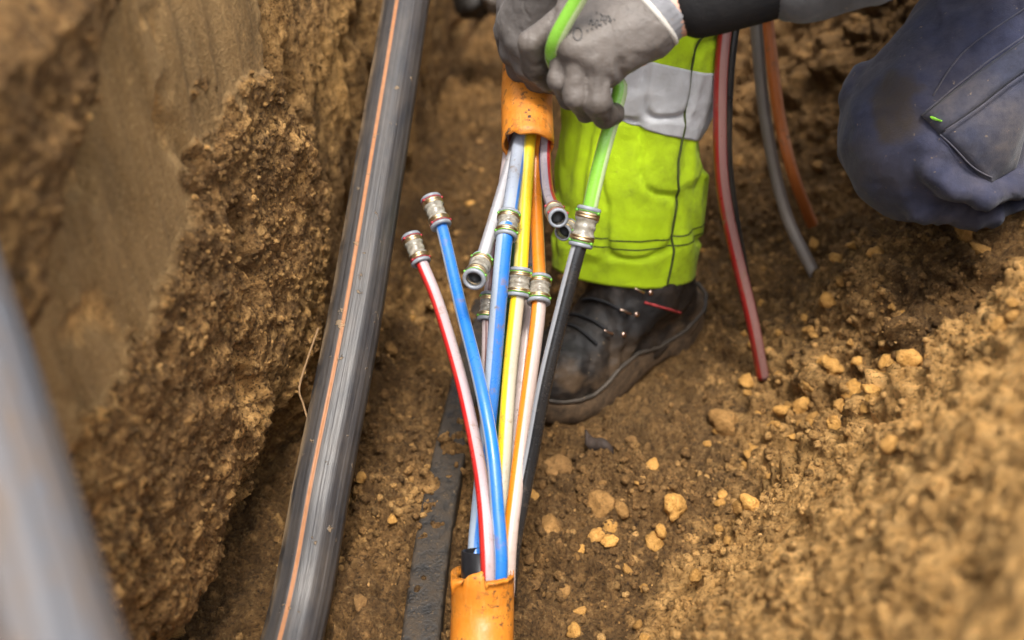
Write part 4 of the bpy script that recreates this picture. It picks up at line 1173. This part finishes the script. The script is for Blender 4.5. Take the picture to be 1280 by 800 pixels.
def patch(name, corners, lift, nu=18, nv=12, mat=NAVY, parent=trousers, bulge=0.0):
    A, B_, C_, D_ = [np.array(c) for c in corners]
    top = []; bot = []
    hit = [[on_cloth((A * (1 - i / nu) + B_ * i / nu) * (1 - k / nv) + (D_ * (1 - i / nu) + C_ * i / nu) * k / nv, 0) for k in range(nv + 1)] for i in range(nu + 1)]
    HP = np.array([[h[0] for h in r_] for r_ in hit]); HN = np.array([[h[1] for h in r_] for r_ in hit])
    for _ in range(8):
        for Q_ in (HP, HN):
            Q_[1:-1, :] = 0.5 * Q_[1:-1, :] + 0.25 * (Q_[2:, :] + Q_[:-2, :])
            Q_[:, 1:-1] = 0.5 * Q_[:, 1:-1] + 0.25 * (Q_[:, 2:] + Q_[:, :-2])
    HN /= np.linalg.norm(HN, axis=2)[..., None]
    for i in range(nu + 1):
        for k in range(nv + 1):
            u, v = i / nu, k / nv
            p = (A * (1 - u) + B_ * u) * (1 - v) + (D_ * (1 - u) + C_ * u) * v
            edge = min(u, 1 - u, v, 1 - v)
            t_, n_ = HP[i, k], HN[i, k]
            l = lift * min(1, 0.45 + edge * 9) + bulge * math.sin(math.pi * u) * math.sin(math.pi * v) + 0.0012 * math.sin(9 * u + 4 * v)
            top.append(t_ + n_ * l); bot.append(t_ - n_ * 0.004)
    n0 = len(top)
    Fq = grid_faces(nu + 1, nv + 1).tolist()
    ring = [i * (nv + 1) for i in range(nu + 1)] + [nu * (nv + 1) + k for k in range(1, nv + 1)] + [i * (nv + 1) + nv for i in range(nu - 1, -1, -1)] + [k for k in range(nv - 1, 0, -1)]
    for a_, b_ in zip(ring, ring[1:] + ring[:1]):
        Fq.append([a_, b_, b_ + n0, a_ + n0])
    me = mesh_np(name, np.array(top + bot), np.array(Fq))
    bm = bmesh.new(); bm.from_mesh(me); bmesh.ops.recalc_face_normals(bm, faces=bm.faces); bm.to_mesh(me); bm.free()
    return link(name, me, mat, parent)
pk = patch('cargo_pocket', [(0.4385,0.9782,0.4416), (0.5432,1.0150,0.5211), (0.5515,0.9450,0.4316), (0.5052,0.9559,0.3968)], 0.006, bulge=0.010, mat=POCK)
fp = patch('pocket_flap', [(0.4222,0.9970,0.4495), (0.5432,1.0312,0.5419), (0.5449,1.0109,0.5159), (0.4410,0.9766,0.4396)], 0.013, 22, 8, POCK)
def stitch(pts, lift, parent, r=0.0008, mat=SEAMN, nm='seam'):
    P_ = spline([np.array(p) for p in pts], 0.006)
    Q_ = np.array([on_cloth(p, lift + 0.0012)[0] for p in P_])
    for _ in range(10): Q_[1:-1] = 0.5 * Q_[1:-1] + 0.25 * (Q_[2:] + Q_[:-2])
    return link(nm, tube_mesh(nm, Q_, r, 6, raw=True), mat, parent)
stitch([(0.4256,0.9986,0.4515), (0.5432,1.0342,0.5458)], 0.013, fp, 0.0008)
stitch([(0.4427,0.9782,0.4416), (0.5432,1.0099,0.5146)], 0.0135, fp, 0.0008)
stitch([(0.4394,0.9761,0.4389), (0.5026,0.9569,0.3981)], 0.0045, pk, 0.0008)
stitch([(0.4315,1.0090,0.4648), (0.4735,1.0244,0.5170), (0.5268,1.0413,0.5548)], 0.0004, trousers, 0.0009)
patch('pocket_tag', [(0.4282,0.9965,0.4488), (0.4408,0.9924,0.4435), (0.4392,0.9898,0.4401), (0.4265,0.9939,0.4455)], 0.0150, 4, 2, LABELG, fp)
STAIN = cloth_mat('stained_cloth', (0.050, 0.042, 0.045), 0.2, 1100, 0.3, (0.05, 0.04, 0.035))

# ---- yellow lower legs of the trousers with reflective tape
LEG = [((0.1518,1.1620,0.1408), .0980), ((0.1545,1.1737,0.1802), .0965), ((0.1550,1.1855,0.2359), .0930), ((0.1530,1.1945,0.2767), .0900), ((0.1592,1.2101,0.3404), .0950), ((0.1630,1.2214,0.4118), .0925), ((0.1622,1.2267,0.4916), .0900), ((0.1523,1.1884,0.5888), .0900)]
LP = np.array([c for c, r in LEG]); LRr = np.array([r for c, r in LEG])
tk = np.linspace(0, 1, len(LEG))
PP = spline(LP, 0.004); tp = np.linspace(0, 1, len(PP))
TT_, NN_, BB_ = frames(PP, FACE)
def leg_point(ang, t, lift=0.0):
    ang = np.asarray(ang, float); t = np.asarray(t, float) + 0 * ang
    ip = lambda A: np.stack([np.interp(t, tp, A[:, i]) for i in range(3)], -1)
    c, Nn, Bn = ip(PP), ip(NN_), ip(BB_)
    r = np.interp(t, tk, LRr)
    ca_, sa_ = np.cos(ang), np.sin(ang)
    f = 1 + 0.0
    w = 0.055 * fbm(ca_ * 1.6 + 5, sa_ * 1.6, t * 5, 3, 331) + 0.022 * fbm(ca_ * 4, sa_ * 4, t * 13 + 2, 3, 332) - 0.085 * np.maximum(0, 1 - 5.5 * np.abs(vnoise(ca_ * 1.9, sa_ * 1.9 + t, t * 5, 335))) + 0.03
    w = w * sst(0.0, 0.12, t) + 0.012 * fbm(ca_ * 3, sa_ * 3, 0 * t, 2, 333)
    # the cloth bags out above the hem on the outer side and nips in under the tape
    w = w + 0.065 * np.exp(-((t - 0.30) / 0.07) ** 2) * np.exp(-((ang - 1.45) / 0.45) ** 2) - 0.075 * np.exp(-((t - 0.405) / 0.035) ** 2) * np.exp(-((ang - 1.5) / 0.5) ** 2)
    w = w - 0.035 * np.exp(-((ang - 0.62 - 0.9 * (t - 0.2)) / 0.10) ** 2) * sst(0.0, 0.05, t) * sst(0.48, 0.30, t)
    w = w + 0.03 * np.exp(-((ang - 0.35 - 2.0 * (0.42 - t)) / 0.14) ** 2) * sst(0.18, 0.28, t) * sst(0.46, 0.40, t)
    rn = r * 0.80 * (1 + w) + lift; rb = r * (1 + w) + lift
    return c + (rn * ca_)[..., None] * Nn + (rb * sa_)[..., None] * Bn
def leg_sheet(name, t0, t1, nt, lift, slope=0.0, a0=-math.pi, a1=math.pi, na=140, rim=0.0):
    full = abs(a1 - a0) > 6.2
    an = np.linspace(a0, a1, na, endpoint=not full)
    rows = []
    ts = np.linspace(0, 1, nt)
    if rim: rows.append(leg_point(an, t0 + slope * np.sin(an), -rim))
    for k in ts:
        rows.append(leg_point(an, t0 + (t1 - t0) * k + slope * np.sin(an), lift))
    if rim: rows.append(leg_point(an, t1 + slope * np.sin(an), -rim))
    V = np.concatenate(rows); nr = len(rows)
    if full:
        idx = np.arange(na); Fq = np.concatenate([np.stack([i * na + idx, i * na + (idx + 1) % na, (i + 1) * na + (idx + 1) % na, (i + 1) * na + idx], -1) for i in range(nr - 1)])
    else:
        Fq = grid_faces(nr, na)
    return mesh_np(name, V, Fq)
tleg = link('trouser_leg', leg_sheet('trouser_leg', 0.0, 0.985, 130, 0.0, rim=0.004), HIVIS, trousers)
tleg['label'] = 'bright yellow lower trouser leg with grey reflective tape'
for (t0, t1) in ((0.47, 0.655), (0.80, 0.985)):
    link('reflective_tape', leg_sheet('reflective_tape', t0, t1, 30, 0.0014, -0.055, rim=0.0005), REFL, tleg)
for t0 in (0.128, 0.152):
    link('hem_stitching', leg_sheet('hem_stitching', t0, t0 + 0.004, 2, 0.0007, na=180), THREAD, tleg)
def leg_line(a_of_t, t0, t1, r, mat, nm, lift=0.0008):
    ts = np.linspace(t0, t1, 60)
    return link(nm, tube_mesh(nm, np.array([leg_point(np.array(a_of_t(t)), np.array(t), lift) for t in ts]), r, 6, raw=True), mat, tleg)
for da in (0.0,):
    leg_line(lambda t: 0.56 + da + 0.18 * t, 0.005, 0.98, 0.0017, THREAD, 'side_seam', 0.0012)
# the other lower leg, lying back on the bank
kk = knL + 0.42 * (ankL - knL)
nl = len(spline([kk, ankL], 0.008))
t2 = link('trouser_leg', tube_mesh('trouser_leg', [kk, ankL], np.interp(np.linspace(0, 1, nl), [0, 1], [.082, .086]), 48, 0.008, prof=lambda a: 1 + 0.02 * np.cos(3 * a) + 0.012 * np.sin(7 * a)), HIVIS, trousers)

# ---- boots
def boot(heel, dirx, lift_z, full=True):
    X_ = np.array((dirx[0], dirx[1], dirx[2] if len(dirx) > 2 else 0.0)); X_ /= np.linalg.norm(X_)
    Y_ = np.cross((0, 0, 1), X_); Y_ /= np.linalg.norm(Y_); Z_ = np.cross(X_, Y_)
    Rm = np.stack([X_, Y_, Z_], 1)
    hp = np.array((heel[0], heel[1], lift_z))
    to = lambda P_: (np.asarray(P_, float) * np.array((1.07, 1.12, 1.06))) @ Rm.T + hp
    root = bpy.data.objects.new('boot', None); root.empty_display_size = 0.02; COL.objects.link(root)
    hwf = lambda s: np.interp(s, [0, .008, .03, .07, .12, .17, .22, .26, .29, .305, .314], [0.0, .020, .036, .0385, .0365, .043, .0515, .0505, .040, .025, 0.0])
    cen = lambda s: np.interp(s, [0, .12, .22, .314], [0, .002, -.002, -.012])
    topz = lambda s: np.interp(s, [0, .03, .07, .12, .16, .20, .24, .28, .314], [.066, .060, .046, .044, .060, .058, .040, .044, .056])
    botz = lambda s: np.interp(s, [0, .07, .085, .13, .17, .26, .314], [.0, .0, .012, .012, .0, .0, .012])
    # upper: modelled in boot space
    u = SDF((-0.03, -0.085, 0.015), (0.335, 0.085, 0.245), 0.0028)
    u.add(u.ellipsoid((.250, -.004, .052), (.060, .048, .047)), 0)
    u.add(u.capsule((.215, 0, .058), (.135, 0, .108), .043, .046), 0.03)
    u.add(u.capsule((.05, 0, .050), (.072, -.003, .108), .038, .042), 0.03)
    u.add(u.capsule((.095, -.004, .110), (.128, -.014, .155), .044, .041), 0.03)
    u.add(u.ellipsoid((.13, 0, .045), (.14, .042, .035)), 0.02)
    # padded collar roll, tongue, toe cap ridge
    u.add(u.capsule((.112, -.012, .130), (.112, .0, .130), .044, .044), 0.02)
    u.add(u.capsule((.185, 0, .098), (.140, 0, .138), .020, .023), 0.012)
    u.add(u.ellipsoid((.258, -.005, .054), (.053, .0495, .0470)), 0.004)
    u.cut(u.capsule((.205, .045, .075), (.160, .052, .085), .003, .003), 0.008)
    u.D = np.maximum(u.D, 0.02 - u.Z).astype(np.float32)
    V, F = u.mesh(); V = relax(V, F, 1, 0.4); N = vnormals(V, F)
    V = V + N * (0.0034 * fbm(V[:, 0] * 35, V[:, 1] * 35, V[:, 2] * 35, 3, 341) + 0.0026 * np.sin(V[:, 0] * 260 + V[:, 2] * 90) * np.exp(-((V[:, 0] - 0.19) / 0.025) ** 2))[:, None]
    bv = BVHTree.FromPolygons([tuple(v) for v in V], [tuple(f) for f in F])
    mud = np.clip(0.75 * sst(-0.15, 0.6, fbm(V[:, 0] * 26, V[:, 1] * 26, V[:, 2] * 26, 4, 343)) * (sst(0.11, 0.05, V[:, 2]) + 0.5 * sst(0.2, 0.26, V[:, 0])), 0, 0.8)
    up_o = mesh_np('upper', to(V), F, {'stain': mud})
    root.location = tuple(to(np.array((.12, 0, 0))))
    root.parent = person; root.matrix_parent_inverse = Matrix.Translation(-person.location)
    def lk(nm, me, mat, par):
        o_ = bpy.data.objects.new(nm, me); COL.objects.link(o_); me.materials.append(mat)
        me.polygons.foreach_set('use_smooth', np.ones(len(me.polygons), bool))
        o_.parent = par
        o_.matrix_parent_inverse = Matrix.Translation(-Vector(to(np.array((.12, 0, 0))))) if par is root else Matrix.Identity(4)
        return o_
    lk('upper', up_o, LEATH, root)
    # sole: closed outline swept between tread and rim
    ss = 0.157 - 0.157 * np.cos(np.linspace(0, math.pi, 60))
    outl = [(s, cen(s) + hwf(s), s) for s in ss] + [(s, cen(s) - hwf(s), s) for s in ss[-2:0:-1]]
    n_o = len(outl)
    rows = []
    for fr, infl in ((0.0, 0.90), (0.0, 0.985), (0.12, 1.02), (0.45, 1.05), (0.8, 1.05), (1.0, 1.03), (1.0, 0.80)):
        rows.append([(0.157 + (a_ - 0.157) * (1 + (infl - 1) * 0.45), cen(s) + (b_ - cen(s)) * infl, botz(s) + (topz(s) - botz(s)) * fr + (0.0015 * math.sin(s * 420) if fr == 0.45 else 0)) for a_, b_, s in outl])
    Vs = np.array([p for r_ in rows for p in r_]); Fs = []
    for i in range(len(rows) - 1):
        for k in range(n_o):
            Fs.append([i * n_o + k, i * n_o + (k + 1) % n_o, (i + 1) * n_o + (k + 1) % n_o, (i + 1) * n_o + k])
    for k in range(n_o // 2):        # tread
        a_, b_ = k, (n_o - k) % n_o
        c_, d_ = (k + 1) % n_o, (n_o - k - 1) % n_o
        if len({a_, b_, c_, d_}) == 4: Fs.append([a_, b_, d_, c_])
    me = mesh_np('sole', to(Vs), np.array(Fs))
    bm = bmesh.new(); bm.from_mesh(me); bmesh.ops.recalc_face_normals(bm, faces=bm.faces); bm.to_mesh(me); bm.free()
    lk('sole', me, RUBB, root)
    rim = [(0.157 + (a_ - 0.157) * 1.012, cen(s) + (b_ - cen(s)) * 1.035, topz(s) + 0.001) for a_, b_, s in outl]
    lk('sole_rim', tube_mesh('sole_rim', to(np.array(rim + [rim[0]])), 0.0030, 8, raw=True, ref=(0.01, 0.02, 1)), PIPING, root)
    if not full: return root
    def side(x_, z_, lift, sgn=1):
        h = bv.ray_cast(Vector((x_, 0.15 * sgn, z_ + 0.05)), Vector((0, -1 * sgn, -0.35)).normalized())
        return np.array(h[0] + h[1] * lift) if h[0] is not None else np.array((x_, 0.05 * sgn, z_))
    for (x_, z_) in ((.150, .138), (.173, .116), (.196, .097)):
        p_ = side(x_, z_, 0.001); o_ = side(x_, z_, 0.008); f_ = np.array((0.010, 0.0, 0.008))
        hk = lk('lace_hook', tube_mesh('lace_hook', to(np.array([p_, o_, o_ + f_ * 0.5, o_ + f_ + np.array((0, -0.004, 0)), p_ + f_ * 1.3])), 0.0016, 8, 0.002), METAL, root)
        lathe = lathe_mesh('rivet', tuple(to(side(x_ - 0.010, z_ - 0.006, -0.001))), tuple(Rm @ np.array((0, 1, 0.4))), [(0, .0042), (.0022, .0038), (.003, .0022), (.0032, .0001)], 14)
        lk('rivet', lathe, METAL, root)
    for k, (x_, z_) in enumerate(((.173, .116), (.196, .097), (.214, .086))):
        a_ = side(x_ + 0.006, z_ + 0.004, 0.003); b_ = side(x_ + 0.016, z_ - 0.006, 0.002, -1)
        m_ = (a_ + b_) / 2; hh = bv.ray_cast(Vector((m_[0] + 0.03, 0, m_[2] + 0.09)), Vector((-0.35, 0, -1)).normalized())
        if hh[0] is not None: m_ = np.array(hh[0] + hh[1] * 0.004)
        lk('lace', tube_mesh('lace', to(np.array([a_, (a_ * .5 + m_ * .5) + np.array((0.001, 0, 0.003)), m_, (b_ * .5 + m_ * .5) + np.array((0.001, 0, 0.003)), b_])), 0.0021, 8, 0.004), LACE, root)
    pr = [side(x_, z_, 0.0) for x_, z_ in zip(np.linspace(.150, .090, 16), np.linspace(.122, .078, 16))]
    lk('red_trim', tube_mesh('red_trim', to(np.array(pr)), 0.0019, 8, raw=True), REDTR, root)
    return root
hz0 = np.mean([hz(0.276 - 0.762 * t, 1.229 - 0.647 * t) for t in np.linspace(0.02, 0.28, 9)])
bt = boot((0.268, 1.218), (-0.762, -0.647), hz0 - 0.003)
bt['label'] = 'black leather work boot planted on the trench floor'
a2 = ankL + (ankL - knL) / np.linalg.norm(ankL - knL) * 0.06
boot((a2[0] + 0.02, a2[1] + 0.01), (-0.25, -0.05, -0.97), a2[2] + 0.17, False)
